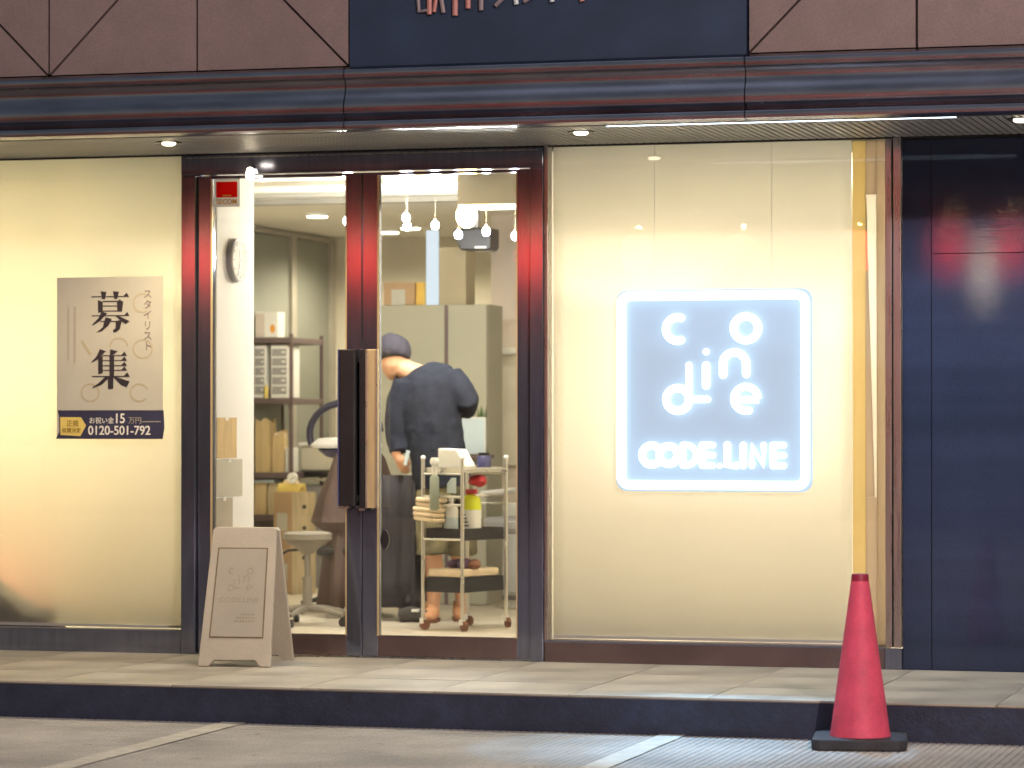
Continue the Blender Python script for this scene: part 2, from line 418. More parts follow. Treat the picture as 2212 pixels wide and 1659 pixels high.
# end wall: dark glossy cladding right of the corner post
ew = empty('dark_cladding_wall', (1.9, 0, 0), label='glossy blue black wall of tall sheets right of the shop window', cat='wall')
for xa, xb, za, zb in ((1.897, 2.03, FL, 2.62), (2.034, 3.6, FL, 2.088), (2.034, 3.6, 2.092, 2.62)):
    box(xa - 1.9, xb - 1.9, -.03, .02, za, zb).build('cladding_sheet', 'darkwall', ew)
box(-.003, 1.7, -.015, .08, FL, SOF).build('backing', 'black', ew)

# salon shell
struct(box(-3.75, -3.5, .3, 7.5, FL, 2.85).build('wall_left', 'inwall'))
struct(box(-3.8, 3.6, 7.4, 7.6, FL, 2.85).build('wall_back', 'inwall'))
struct(box(3.3, 3.5, .3, 7.5, FL, 2.85).build('wall_right', 'inwall'))
struct(box(-1.62, 3.3, 5.15, 5.3, FL, 2.65).build('wall_inner', 'inpink'))
struct(box(-3.75, 3.5, .42, 7.6, 2.65, 2.8).build('ceiling', 'ceil'))
struct(box(-4.3, 4.4, .3, .42, 2.6, 2.9).build('wall_front_header', 'ceil'))
for i, y in enumerate((1.95, 2.35, 2.8, 3.35)):
    struct(box(-3.49, .09, y, y + (.06, .09, .05, .12)[i], 2.622, 2.652).build('ceiling_moulding', ('ceil2', 'ceil', 'ceil2', 'ceil2')[i]))
sw = MB().prism([(-1.78, .72), (-2.97, 4.2), (-3.05, 4.2), (-3.49, 4.2), (-3.49, 4.12), (-3.04, 4.12), (-1.85, .72)], FL, 2.649); struct(sw.build('light_blocker_left', 'inwall'))  # added unseen wall, keeps the left backlight bulb out of the salon
struct(box(.10, .17, .5, 5.15, FL, 2.65).build('light_blocker_right', 'inwall'))  # added unseen wall, blocks the right backlight bulbs from the salon
struct(box(-.735, .09, 1.5, 1.95, 2.468, 2.66).build('ceiling_bulkhead', 'ceil2'))
struct(box(-1.70, -1.594, .18, .707, FL, 2.66).build('pillar', 'inwhite'))
# grey green panels along the left wall
gw = empty('panelled_partition', (-3.5, 6.5, FL), label='grey green tall panels along the far wall behind the metal shelving', cat='partition')
for ya, yb in ((5.2, 6.36), (6.46, 7.2)):
    box(.002, .035, ya - 6.5, yb - 6.5, 0, 2.44).build('panel', 'green', gw)
for ya in (6.36, 7.2):
    box(.002, .06, ya - 6.5, ya - 6.4, 0, 2.46).build('post', 'greenfr', gw)
box(.002, .05, -1.3, .8, 2.445, 2.475).build('top_rail', 'greenfr', gw)

# ------------------------------------------------------------------ glazed shop front
fr = empty('door_surround', (-.76, 0, FL), label='dark steel door frame and transom around the double doors', cat='door frame')
def F(x0, x1, y0, y1, z0, z1, name, mat='steel', bev=.003): return box(x0 + .76, x1 + .76, y0, y1, z0 - FL, z1 - FL).build(name, mat, fr, bevel=bev)
F(-1.69, -1.615, -.055, .06, FL, 2.53, 'post'); F(.104, .171, -.055, .06, FL, 2.53, 'post')
F(-1.69, .171, -.058, .062, 2.53, SOF - .009, 'transom')
F(-1.665, .145, -.062, -.058, 2.612, 2.618, 'transom_strip', 'steel_lt', 0)
F(-1.69, .171, -.04, .06, FL - .02, FL + .004, 'threshold', 'steel_lt')

def door(x0, x1, gx0, gx1, label, dark_side):
    cx = (x0 + x1) / 2
    d = empty('glass_door', (cx, 0, FL), label=label, cat='door', group='double entrance doors')
    B = lambda a, b, y0, y1, z0, z1, nm, mt, bv=.002: box(a - cx, b - cx, y0, y1, z0 - FL, z1 - FL).build(nm, mt, d, bevel=bv)
    B(x0, gx0, -.028, .028, .168, 2.526, 'stile', 'steel'); B(gx1, x1, -.028, .028, .168, 2.526, 'stile', 'steel')
    B(gx0, gx1, -.027, .027, 2.512, 2.526, 'top_rail', 'steel'); B(gx0, gx1, -.027, .027, .168, .268, 'bottom_rail', 'kick')
    B(gx0 - .004, gx0 + .006, -.03, -.027, .268, 2.512, 'glazing_bead', 'brass', 0); B(gx1 - .004, gx1 + .003, -.03, -.027, .268, 2.512, 'glazing_bead', 'brass', 0)
    B(gx0, gx1, -.004, .004, .268, 2.512, 'pane', 'glass', 0)
    return d, cx
dl, cl = door(-1.612, -.756, -1.540, -.835, 'left glass entrance door with the red square sticker', 1)
dr, crr = door(-.751, .101, -.672, .032, 'right glass entrance door through which the hairdresser shows', 0)
# long plate pulls
hz0, hz1 = .90 - FL, 1.662 - FL
h = box(-.852 - cl, -.763 - cl, -.098, -.062, hz0, hz1, .008).build('handle', 'black', dl, bevel=.004)
box(-.855 - cl, -.848 - cl, -.10, -.06, hz0, hz1).build('edge_strip', 'hoodblue', h)
for z in (.02, .70): box(-.83 - cl, -.775 - cl, -.062, -.028, hz0 + z, hz0 + z + .03).build('bracket', 'steel_lt', h)
box(-.848 - cl, -.795 - cl, -.102, -.06, hz0 - .012, hz0 - .001).build('end_cap', 'steel_lt', h)
h = box(-.748 - crr, -.716 - crr, -.094, -.062, hz0 - .01, hz1, .006).build('handle', 'black', dr, bevel=.003)
box(-.714 - crr, -.650 - crr, -.098, -.07, hz0 - .01, hz1).build('brass_plate', 'brass', h, bevel=.004)
for xx in (-.711, -.659): box(xx - crr, xx + .009 - crr, -.103, -.098, hz0 - .009, hz1 - .002).build('brass_rib', 'chrome', h)
for z in (.02, .70): box(-.735 - crr, -.685 - crr, -.062, -.028, hz0 + z, hz0 + z + .03).build('bracket', 'steel_lt', h)
box(-.746 - crr, -.718 - crr, -.1, -.06, hz0 - .022, hz0 - .011).build('end_cap', 'steel_lt', h)
MB().prism([(-.640 + .022 * math.cos(a * .524) - crr, .735 - FL + .048 * math.sin(a * .524)) for a in range(12)], -.02, -.004, 'y').build('lock_cover', 'black', dr, smooth=True)
MB().prism([(-.712 + .016 * math.cos(a * .524) - crr, .74 - FL + .03 * math.sin(a * .524)) for a in range(12)], -.036, -.028, 'y').build('cylinder_lock', 'steel', dr, smooth=True)

def shopwin(x0, x1, zs, label, sillmat, ox):
    w = empty('display_window', (ox, 0, FL), label=label, cat='window')
    B = lambda a, b, y0, y1, z0, z1, nm, mt, bv=.002: box(a - ox, b - ox, y0, y1, z0 - FL, z1 - FL).build(nm, mt, w, bevel=bv)
    B(x0, x1, -.05, .30, FL, zs, 'sill', sillmat, .003)
    B(x0, x1, -.052, -.046, zs - .008, zs + .002, 'sill_lip', 'steel', 0)
    B(x0, x1, -.006, .002, zs, SOF + .004, 'pane', 'glass', 0)
    return w, B
wl_, BL = shopwin(-4.2, -1.693, .272, 'large lit shop window left of the doors with the recruitment poster', 'steel', -3.0)
wr_, BR = shopwin(.174, 1.815, .262, 'large lit shop window right of the doors holding the neon sign', 'kick', 1.0)
BR(.174, .192, -.05, .03, .262, SOF - .002, 'jamb', 'steel_lt')
BR(1.818, 1.848, -.04, .03, .262, SOF - .002, 'corner_post', 'steel_lt'); BR(1.856, 1.893, -.045, .03, .262, SOF - .002, 'corner_post', 'steel_lt')
BR(1.815, 1.895, -.046, .03, FL, .258, 'corner_foot', 'steel'); BR(1.847, 1.857, -.02, .03, .262, SOF - .002, 'post_gap', 'black', 0)
BR(1.752, 1.815, .112, .126, .262, SOF, 'inner_jamb', 'jamb')
BR(1.701, 1.7515, .112, .126, .262, .955, 'inner_jamb', 'jamb'); BR(1.701, 1.7515, .112, .126, 2.38, SOF, 'inner_jamb', 'jamb')
MB().prism([(.701, .957 - FL), (.741, .957 - FL), (.701, 2.37 - FL)], .112, .126, 'y').build('inner_jamb', 'jamb', wr_)
MB().prism([(.742, .957 - FL), (.751, .957 - FL), (.751, 2.378 - FL), (.702, 2.378 - FL)], .116, .122, 'y').build('slit_reflection_inlay', 'screen', wr_)  # bright slit reflection made as a tapered backlit inlay
BR(1.637, 1.700, .116, .122, .262, SOF, 'lit_wall_strip', 'yellowlit')  # side wall strip, its yellow light put into a translucent colour
# bay tops and sides
def screen(x0, x1, z0, label, y=.115):
    s = empty('roller_screen', ((x0 + x1) / 2, y, z0), label=label, cat='screen')
    w = (x1 - x0) / 2; n = 24; m = MB(); vs = []
    for i in range(n + 1):
        xx = -w + 2 * w * i / n
        yy = .003 * math.sin(i * 1.1)
        vs += [(xx, yy, .012), (xx, yy, 2.64 - z0)]
    m.add(vs, [(2 * i, 2 * i + 2, 2 * i + 3, 2 * i + 1) for i in range(n)])
    b = m.build('fabric', 'screen', s, smooth=True)
    b.modifiers.new('thick', 'SOLIDIFY').thickness = .0015
    box(-w, w, -.006, .006, 0, .014).build('hem_bar', 'whiteplas', s)
    return s
screen(-4.15, -1.70, .275, 'cream backlit screen behind the left shop window')
screen(.175, 1.634, .265, 'pale backlit screen behind the neon sign')
struct(box(-1.69, -1.62, .064, .16, FL, 2.62).build('bay_side_left', 'inwall'))
struct(box(.11, .168, .064, .5, FL, 2.62).build('bay_side_right', 'inwall'))

# ------------------------------------------------------------------ lamps of the front
def downlight(x, y, label, e, col, mat, z=SOF, r=.032):
    d = empty('downlight', (x, y, z), label=label, cat='light', group='soffit downlights')
    MB().lathe([(r + .03, -.004), (r + .03, 0), (r, .0), (r, -.004)], n=20).build('trim_ring', 'black', d, smooth=True)
    MB().lathe([(r * .7, -.016), (r, -.010), (r, -.0045)], n=20).build('lens', mat, d, smooth=True)
    lamp('SPOT', d, (0, 0, -.035), e, col, .04, spot=R(150), blend=.6)
    return d
downlight(-1.485, -.72, 'soffit downlight over the left shop window', 40, (1, .80, .5), 'warmdisc')
downlight(.534, -.72, 'soffit downlight between the doors and the neon sign', 34, (1, .82, .55), 'warmdisc')
downlight(2.538, -.795, 'soffit downlight above the dark end wall', 14, (1, .9, .75), 'warmdisc')
st = empty('strip_light', (1.5, -1.05, SOF), label='long white strip light along the ribbed soffit edge', cat='light')
box(-.76, .80, -.035, .035, -.012, -.001).build('channel', 'black', st)
box(-.755, .795, -.033, -.012, -.0145, -.0122).build('diffuser', 'led', st)
for lx in (-.35, -.1, .15): lamp('SPOT', st, (lx, -.02, -.03), 62, (.28, .6, 1), .02, rot=(R(-24), 0, 0), spot=R(27), blend=.2)  # narrow blue spots added under the strip, aimed to make the lot's blue patch
for lx in (-.5, .5): lamp('SPOT', st, (lx, -.02, -.03), 16, (.5, .75, 1), .03, spot=R(150), blend=.5)
el = empty('entrance_lamp', (-1.315, -.085, 2.515), label='small warm lamp glowing on the transom above the left door', cat='light')
MB().lathe([(.004, .045), (.014, .04), (.02, .02), (.021, 0), (.016, -.012), (.005, -.016)], n=14).build('bulb', 'warmdisc', el, smooth=True)
box(-.012, .012, 0, .032, .04, .055).build('bracket', 'steel', el)
lamp('POINT', el, (0, 0, .01), .45, (1, .7, .35), .012)

# ------------------------------------------------------------------ navy signboard above, only the feet of its letters in view
nb = empty('upper_signboard', (.5, YF, 2.9), label='dark navy signboard panel above the entrance with red and pale letters', cat='sign')
box(-.905, .91, -.012, .028, .004, 1.5).build('board', 'navy', nb)
def stroke(pts, w, mat):
    MB().tube([(q[0] * 1.09 + .01 - .5, -.03, q[1] - 2.926) for q in pts], w, 6).build('letter_stroke', mat, nb)
LR, LW, LG = 'pinkplas', 'paleblue', 'mauveplas'
for pts, w, mt in (([(-.08, 3.25), (-.075, 3.165), (-.03, 3.17)], .009, LG), ([(-.03, 3.24), (-.03, 3.15)], .012, LR), ([(.0, 3.24), (-.01, 3.16)], .009, LR), ([(.02, 3.22), (.03, 3.155)], .010, LG),
                  ([(.08, 3.26), (.08, 3.14)], .013, LR), ([(.135, 3.26), (.135, 3.17)], .012, LR), ([(.19, 3.26), (.19, 3.16)], .011, LG), ([(.08, 3.255), (.19, 3.255)], .009, LR),
                  ([(.31, 3.24), (.25, 3.178)], .010, LG), ([(.33, 3.25), (.34, 3.18)], .011, LW), ([(.37, 3.19), (.42, 3.22)], .008, LG), ([(.28, 3.25), (.42, 3.25)], .01, LW),
                  ([(.48, 3.26), (.49, 3.185)], .011, LW), ([(.60, 3.26), (.615, 3.182)], .011, LR), ([(.52, 3.24), (.57, 3.24)], .009, LG),
                  ([(.70, 3.21), (.79, 3.21)], .009, LR), ([(.70, 3.28), (.70, 3.21)], .009, LR), ([(.79, 3.28), (.79, 3.21)], .009, LR), ([(.86, 3.215), (.92, 3.22)], .008, LG), ([(.89, 3.28), (.89, 3.22)], .008, LG)):
    stroke(pts, w, mt)

# ------------------------------------------------------------------ neon sign
ns = empty('neon_sign', (.978, .045, .989), label='square white neon sign with codine logo hung in the right shop window', cat='sign')
KX, KZ = .932 / 1400, .942 / 1455
def N(px, py): return ((px - 835) * KX, 0, (1540 - py) * KZ)
def arc(cx, cy, r, a0, a1, n=22): return [(cx + r * math.cos(R(a0 + (a1 - a0) * i / n)), cy - r * math.sin(R(a0 + (a1 - a0) * i / n))) for i in range(n + 1)]
def neon(pts, r=.0195, name='letter_tube', closed=False):
    path = [N(*q) for q in pts]
    m = MB().tube(path, r, 10, closed)
    if not closed:
        for e in (path[0], path[-1]): m.ball(e, r * .99, 10, 6)
    return m.build(name, 'neon', ns, smooth=True)
bd = []
for cx, cy, a0 in ((1440, 175, 90), (195, 175, 180), (195, 1450, 270), (1440, 1450, 0)):
    bd += [(cx, cy)] and arc(cx, cy, 62, a0 - 90 if a0 != 90 else 0, a0 if a0 != 90 else 90, 6)
bd = arc(1445, 177, 60, 0, 90, 6) + arc(225, 177, 60, 90, 180, 6) + arc(225, 1450, 60, 180, 270, 6) + arc(1445, 1450, 60, 270, 360, 6)
neon(bd, .0225, 'border_tube', True)
neon(arc(580, 362, 86, 72, 288)); neon(arc(1078, 360, 88, 0, 360, 28)[:-1], closed=True)
MB().ball(N(788, 530), .0165, 12, 8).build('letter_tube', 'neon', ns, smooth=True); neon([(788, 630), (788, 780)])
neon([(912, 700)] + arc(995, 620, 84, 180, 0) + [(1080, 695)])
neon(arc(580, 880, 84, 0, 360, 28)[:-1], closed=True); neon([(663, 628), (664, 880)], .0165); neon([(690, 880), (800, 880)], .0165)
neon([(1000, 884), (1166, 884)] + arc(1078, 876, 88, 2, 285), .0180)
r2 = .0150
neon(arc(388, 1290, 70, 50, 310), r2 * 1.25); neon(arc(513, 1290, 66, 0, 360, 24)[:-1], r2 * 1.25, closed=True)
neon([(618, 1215), (618, 1365)], r2); neon([(618, 1215)] + arc(640, 1290, 75, 90, -90, 14) + [(618, 1365)], r2)
neon([(760, 1215), (760, 1365)], r2 * 1.1)
for yy in (1215, 1290, 1365): neon([(760, yy), (838, yy)], r2)
MB().ball(N(886, 1368), .013, 10, 6).build('letter_tube', 'neon', ns, smooth=True)
neon([(942, 1215), (942, 1365), (1010, 1365)], r2 * 1.2); neon([(1058, 1215), (1058, 1365)], r2 * 1.1)
neon([(1120, 1365), (1120, 1218), (1205, 1362), (1205, 1215)], r2 * 1.05)
neon([(1272, 1215), (1272, 1365)], r2 * 1.1)
for yy in (1215, 1290, 1365): neon([(1272, yy), (1352, yy)], r2)
pnl = [N(*q) for q in (arc(1470, 150, 80, 0, 90, 5) + arc(200, 150, 80, 90, 180, 5) + arc(200, 1477, 80, 180, 270, 5) + arc(1470, 1477, 80, 270, 360, 5))]
MB().prism([(q[0], q[2]) for q in pnl], .022, .028, 'y').build('backing_panel', 'acrylic', ns)
for xx in (-.285, .285):
    MB().tube([(xx, .012, .93), (xx, .012, SOF + .02 - .989)], .0014, 5).build('hanging_wire', 'whiteplas', ns)

# ------------------------------------------------------------------ recruitment poster on the left window
po = empty('recruitment_poster', (-2.378, -.010, 1.223), label='beige recruitment poster with two big black characters on left window', cat='poster')
PX, PZ = .573 / 930, .81 / 1450
def Q(px, py): return ((px - 75) * PX, (1545 - py) * PZ)
def flat(poly, name, mat, y0=-.0012, par=None):
    return MB().prism([Q(*q) for q in poly], y0 - .0005, y0, 'y').build(name, mat, par or po)
n = 20; m = MB(); vs = []
for i in range(n + 1):
    a, b = Q(75 + 930 * i / n, 1545); vs += [(a, 0, b), (a, 0, .81)]
m.add(vs, [(2 * i, 2 * i + 2, 2 * i + 3, 2 * i + 1) for i in range(n)])
o = m.build('sheet', 'paper', po); o.modifiers.new('thick', 'SOLIDIFY').thickness = .0015
flat([(82, 1288), (1012, 1288), (1020, 1440), (1005, 1545), (68, 1545), (100, 1480), (95, 1330)], 'band', 'pnavy')
flat([(105, 1350), (290, 1350), (335, 1425), (285, 1520), (110, 1510)], 'arrow_tag', 'pyel', -.002)
# big characters, serif strokes
kb = []
def S(*pts): kb.append(pts)
def hline(x0, x1, y, t=7, tri=34):
    S((x0, y - t / 2), (x1, y - t / 2), (x1, y + t / 2), (x0, y + t / 2)); S((x1 - tri * 1.5, y), (x1 - tri * .55, y - tri), (x1, y))
hline(380, 708, 270, 8, 34)
S((462, 222), (512, 228), (500, 292), (474, 292)); S((570, 222), (622, 228), (606, 292), (582, 292))
S((438, 300), (480, 318), (480, 405), (440, 415)); S((605, 318), (625, 296), (660, 318), (648, 405), (608, 405))
S((480, 308), (610, 308), (610, 318), (480, 318)); S((480, 350), (608, 350), (608, 357), (480, 357)); S((480, 395), (608, 395), (608, 403), (480, 403))
hline(385, 712, 440, 8, 30)
S((470, 405), (520, 418), (455, 490), (392, 528), (388, 520), (440, 465)); S((590, 440), (625, 446), (716, 492), (680, 518), (630, 480))
S((462, 488), (640, 488), (640, 497), (462, 497)); S((505, 455), (560, 470), (530, 530), (470, 580), (425, 592), (480, 545))
S((595, 488), (650, 480), (630, 560), (600, 588), (575, 592), (570, 570), (592, 555))
S((455, 740), (508, 758), (440, 830), (385, 862), (382, 855), (430, 800)); S((440, 815), (480, 800), (480, 955), (442, 965))
S((545, 742), (610, 760), (575, 790), (545, 795))
for yy in (798, 842, 888, 930): hline(480, 690, yy, 7, 34)
hline(385, 715, 985, 9, 36); S((540, 795), (580, 795), (580, 985), (540, 985)); S((525, 985), (575, 985), (572, 1095), (528, 1100))
S((505, 985), (535, 998), (470, 1060), (390, 1090), (388, 1084), (450, 1040)); S((575, 992), (600, 990), (716, 1030), (690, 1082), (640, 1060))
for top in (True, False):
    mm = MB()
    for q in kb:
        if (q[0][1] < 650) == top: mm.prism([Q(*w) for w in q], -.0022 - .0004 * random.random(), -.001, 'y')
    mm.build('big_character', 'ink', po)
for i, ch in enumerate('スタイリスト'):
    a, b = Q(832, 282 + i * 93); text(ch, 'small_character', 'inkmid', po, (a, -.002, b), .050, 1.0)
for px, y0, y1, w in ((235, 360, 860, 15), (178, 365, 840, 11)):
    mm = MB(); yy = y0
    while yy < y1 - 12:
        hgt = random.uniform(12, 18); mm.prism([Q(px - w, yy), Q(px + w, yy), Q(px + w * .8, yy + hgt * .35), Q(px - w, yy + hgt * .4)], -.0016, -.001, 'y')
        mm.prism([Q(px - 3, yy), Q(px + 3, yy), Q(px + 4, yy + hgt), Q(px - 4, yy + hgt)], -.0019, -.001, 'y'); yy += hgt + 8
    mm.build('fine_print', 'inkfaint', po)
def ring(cx, cy, r, w, a0=0, a1=360):
    mm = MB(); n = 28; vs = []
    for i in range(n + 1):
        a = R(a0 + (a1 - a0) * i / n)
        for rr in (r, r + w):
            q = Q(cx + rr * math.cos(a), cy - rr * math.sin(a)); vs.append((q[0], -.0013, q[1]))
    mm.add(vs, [(2 * i, 2 * i + 1, 2 * i + 3, 2 * i + 2) for i in range(n)]); mm.build('watermark', 'inkghost', po)
ring(830, 330, 75, 14, 60, 300); ring(830, 740, 75, 14); ring(620, 720, 70, 14, 0, 180); ring(370, 1130, 70, 14); ring(800, 1130, 70, 14, 20, 320)
flat([(285, 665), (305, 660), (385, 780), (365, 795)], 'watermark', 'inkghost')
a, b = Q(128, 1428); text('正規', 'tag_lettering', 'pbrown', po, (a + .02, -.0032, b), .034)
a, b = Q(122, 1485); text('就職決定', 'tag_lettering', 'pbrown', po, (a, -.0032, b), .026)
a, b = Q(360, 1402); text('お祝い金', 'band_lettering', 'pwhite', po, (a, -.0028, b), .034)
a, b = Q(580, 1402); text('15', 'band_lettering', 'pwhite', po, (a, -.0028, b), .068, .9, bold=.001)
a, b = Q(705, 1402); text('万円', 'band_lettering', 'inkfaint', po, (a, -.0028, b), .036)
flat([(820, 1388), (990, 1386), (990, 1392), (820, 1394)], 'band_rule', 'inkfaint', -.0022)
a, b = Q(352, 1506); text('0120-501-792', 'band_lettering', 'pwhite', po, (a, -.0028, b), .063, .95, bold=.0008)

# ------------------------------------------------------------------ sticker on the left door
sk = empty('security_sticker', (-1.534, -.006, 2.373), label='white and red square sticker at top corner of the left door', cat='sticker')
box(0, .135, -.001, 0, 0, .046).build('sheet', 'stwhite', sk); box(0, .135, -.001, 0, .1255, .139).build('sheet_edge', 'stwhite', sk)
for a, b in ((0, .0095), (.1225, .135)): box(a, b, -.001, 0, .0465, .125).build('sheet_edge', 'stwhite', sk)
box(.010, .122, -.001, 0, .0465, .125).build('red_field', 'stred', sk)
text('SECOM', 'sticker_lettering', 'orange', sk, (.012, -.0022, .014), .035, .95, bold=.0006)
box(.045, .09, -.003, -.0022, .052, .060).build('sticker_mark', 'orange', sk)

# ------------------------------------------------------------------ thing in the bottom corner of the left window
bg_ = empty('grey_bag', (-2.66, .225, .163), label='slumped dark bag showing as soft shadow low on the left screen', cat='bag')
mb = MB(); vs = []; prof2 = [(-.34, .50), (-.24, .46), (-.14, .38), (-.04, .30), (.06, .24), (.14, .23), (.17, .22)]
for i, (xx, hh) in enumerate(prof2):
    for k in range(9):
        a = math.pi * k / 8; vs.append((xx + random.uniform(-.006, .006), -.09 * math.cos(a), max(0.001, hh * math.sin(a) ** .6 + random.uniform(-.006, .006) if 0 < k < 8 else .001)))
n = 9; mb.add(vs, [(i * n + k, i * n + k + 1, (i + 1) * n + k + 1, (i + 1) * n + k) for i in range(len(prof2) - 1) for k in range(n - 1)] + [tuple(range(n)), tuple(range(54, 63))])
mb.build('body', 'apron', bg_, smooth=True)
box(.165, .20, -.075, .075, .002, .235, .01).build('end_panel', 'maroon', bg_, bevel=.006)
ol = empty('added_orange_lamp', (-2.72, .42, .163), label='small unseen orange lamp added for the glow on the left screen', cat='lamp')  # guessed lamp, added to make the orange glow on the screen
MB().lathe([(.018, 0), (.018, .01), (.014, .012)], n=12).build('foot', 'black', ol); MB().ball((0, 0, .04), (.016, .012, .028), 10, 6).build('globe', 'orange_e', ol, smooth=True)
lamp('POINT', ol, (0, -.03, .30), 1.6, (1, .28, .12), .02)

# ------------------------------------------------------------------ A-frame pavement sign
af = empty('pavement_sign', (-1.165, -.52, FL), R(6), 'tan folding A-frame sign standing before the left door', 'sign')
H, SP, Wt, Wb = .675, .225, .155, .175
def leaf(sgn, name):
    """one leaf of the A-frame: tapered plate with cut-out feet, leaning; returns transform"""
    poly = [(-Wb, 0), (-Wb + .05, 0), (-Wb + .075, .03), (Wb - .075, .03), (Wb - .05, 0), (Wb, 0), (Wt, H - .012), (Wt - .012, H), (-Wt + .012, H), (-Wt, H - .012)]
    o = MB().prism(poly, -.012, .012, 'y').build(name, 'aframe', af, bevel=.003)
    o.location = (0, sgn * SP, 0); o.rotation_euler.x = math.atan2(sgn * SP * .93, H); return o
lf = leaf(-1, 'front_leaf'); lb = leaf(1, 'back_leaf')
MB().tube([(-.12, 0, H - .052), (.12, 0, H - .052)], .012, 8).build('hinge', 'aframe', af)
MB().prism([(-.132, .135), (.132, .135), (.122, .575), (-.122, .575)], -.0135, -.0125, 'y').build('insert_border', 'aline', lf)
MB().prism([(-.125, .142), (.125, .142), (.115, .568), (-.115, .568)], -.0165, -.0138, 'y').build('insert', 'aframe2', lf)
def aring(lg, cx, cz, r, a0, a1, w=.005):
    n = 16; vs = []
    for i in range(n + 1):
        a = R(a0 + (a1 - a0) * i / n)
        for rr in (r - w, r): vs.append((cx + rr * math.cos(a), -.0172, cz + rr * math.sin(a)))
    lg.add(vs, [(2 * i, 2 * i + 1, 2 * i + 3, 2 * i + 2) for i in range(n)])
for rings, bars in (([(-.045, .46, .016, 60, 300)], []), ([(.045, .46, .016, 0, 360)], []), ([(.03, .425, .015, 0, 180)], [(.015, .020, .405, .425), (.040, .045, .405, .425)]),
                    ([(-.045, .378, .016, 0, 360)], [(-.031, -.026, .378, .42), (-.026, -.004, .376, .381)]), ([(.045, .378, .016, 0, 285)], [(.032, .058, .375, .380)]),
                    ([], [(-.008, -.003, .395, .425), (-.008, -.003, .432, .437)])):
    lg = MB()
    for q in rings: aring(lg, *q)
    for x0, x1, z0, z1 in bars: lg.box(x0, x1, -.0174, -.0165, z0, z1)
    lg.build('logo_letter', 'afaint', lf)
text('CODE.LINE', 'sign_lettering', 'afaint', lf, (0, -.0168, .308), .034, 1.15, 'CENTER', .0004)
for zz, ww in ((.245, .07), (.228, .09), (.211, .10)):
    mm = MB(); xx = .085 - ww
    while xx < .085: 
        w = random.uniform(.006, .012); mm.box(xx, xx + w, -.0172, -.0165, zz, zz + .009); xx += w + .004
    mm.build('sign_fine_print', 'afaint', lf)

# ------------------------------------------------------------------ traffic cone
tc = empty('traffic_cone', (2.03, -1.97, 0), R(8), 'tall red traffic cone on black base in front of the step', 'cone')
box(-.19, .19, -.19, .19, 0, .045, .03).build('base', 'conebase', tc, bevel=.008)
prof = [(.124, .045), (.1235, .05), (.121, .058), (.1185, .07)] + [(.1185 + (.036 - .1185) * t / 10, .07 + .60 * t / 10) for t in range(1, 11)] + [(.034, .675)]
MB().lathe(prof, n=28).build('body', 'cone', tc, smooth=True)
MB().lathe([(.0362, .668), (.0345, .69), (.033, .697), (.026, .698)], n=24).build('tip', 'conedark', tc, smooth=True)
MB().tube([(-.0275, -.1115, .09), (-.021, -.089, .26)], [.003, .002], 6).build('mould_seam', 'cone', tc)
# ------------------------------------------------------------------ inside the salon: wall things
ck = empty('wall_clock', (-1.594, .42, 2.13), label='round white wall clock on the white pillar', cat='clock')
def disc(r, d0, d1): return MB().prism([(r * math.cos(a * .2244), r * math.sin(a * .2244)) for a in range(28)], d0, d1, 'x')
disc(.112, 0, .03).build('rim', 'greyplas', ck, smooth=True); disc(.102, .0302, .034).build('face', 'inwhite', ck)
for a, ln in ((95, .06), (250, .085)):
    MB().prism([(math.cos(R(a)) * t + math.cos(R(a + 90)) * s, math.sin(R(a)) * t + math.sin(R(a + 90)) * s) for t, s in ((-.01, -.003), (ln, -.002), (ln, .002), (-.01, .003))], .0345, .0365, 'x').build('hand', 'black', ck)
for k in range(12):
    a = k * 30; box(.0341, .0355, -.003, .003, -.008, .008).build('hour_mark', 'greyplas', ck, (0, .088 * math.cos(R(a)), .088 * math.sin(R(a)))).rotation_euler.x = R(a + 90)
for ya, yb, za, zb, mt, lab in ((.18, .455, 1.125, 1.33, 'card2', 'upper kraft notice sheet taped on the white pillar'), (.17, .535, .93, 1.118, 'paper', 'middle beige notice sheet taped on the white pillar'),
                               (.17, .40, .70, .925, 'inkfaint', 'lowest grey notice sheet taped on the white pillar')):
    s = empty('notice_sheet', (-1.594, ya, za), label=lab, cat='notice', group='notice sheets on the pillar')
    box(.0005, .003, 0, yb - ya, 0, zb - za).build('sheet', mt, s)
    box(.0031, .004, (yb - ya) / 2 - .02, (yb - ya) / 2 + .02, zb - za - .015, zb - za + .008).build('tape', 'whiteplas', s)

# shelving unit
rk = empty('shelving_unit', (-3.32, 5.6, FL), label='dark metal shelving unit standing at the far wall', cat='shelf')
for xx in (-.155, .135):
    for yy in (0, .62): box(xx, xx + .022, yy, yy + .022, 0, 1.74).build('upright', 'rack', rk)
SH = [.30, .666, .956, 1.461, 1.876]
for z in SH: box(-.152, .152, -.012, .65, z - FL - .04, z - FL, 0).build('shelf', 'rack', rk, bevel=.004)
def bxo(name, x0, x1, y0, y1, z0, z1, mat, label, cat, bev=.004, rz=0, grp=None):
    o = empty(name, ((x0 + x1) / 2, (y0 + y1) / 2, z0), rz, label, cat, grp)
    w, d = (x1 - x0) / 2, (y1 - y0) / 2
    box(-w, w, -d, d, 0, z1 - z0).build('body', mat, o, bevel=bev); return o, w, d, z1 - z0
o, w, d, hh = bxo('gift_box', -3.44, -3.275, 5.62, 5.76, 1.876, 2.05, 'whiteplas', 'cream printed box on top of the metal shelving', 'box')
box(-w + .006, -.012, -d - .003, -d - .0005, .005, hh - .01).build('printed_panel', 'inpink', o)
MB().prism([(.045 + .018 * math.cos(a * .524), .06 + .03 * math.sin(a * .524)) for a in range(12)], -d - .002, -d - .0004, 'y').build('printed_motif', 'orange', o)
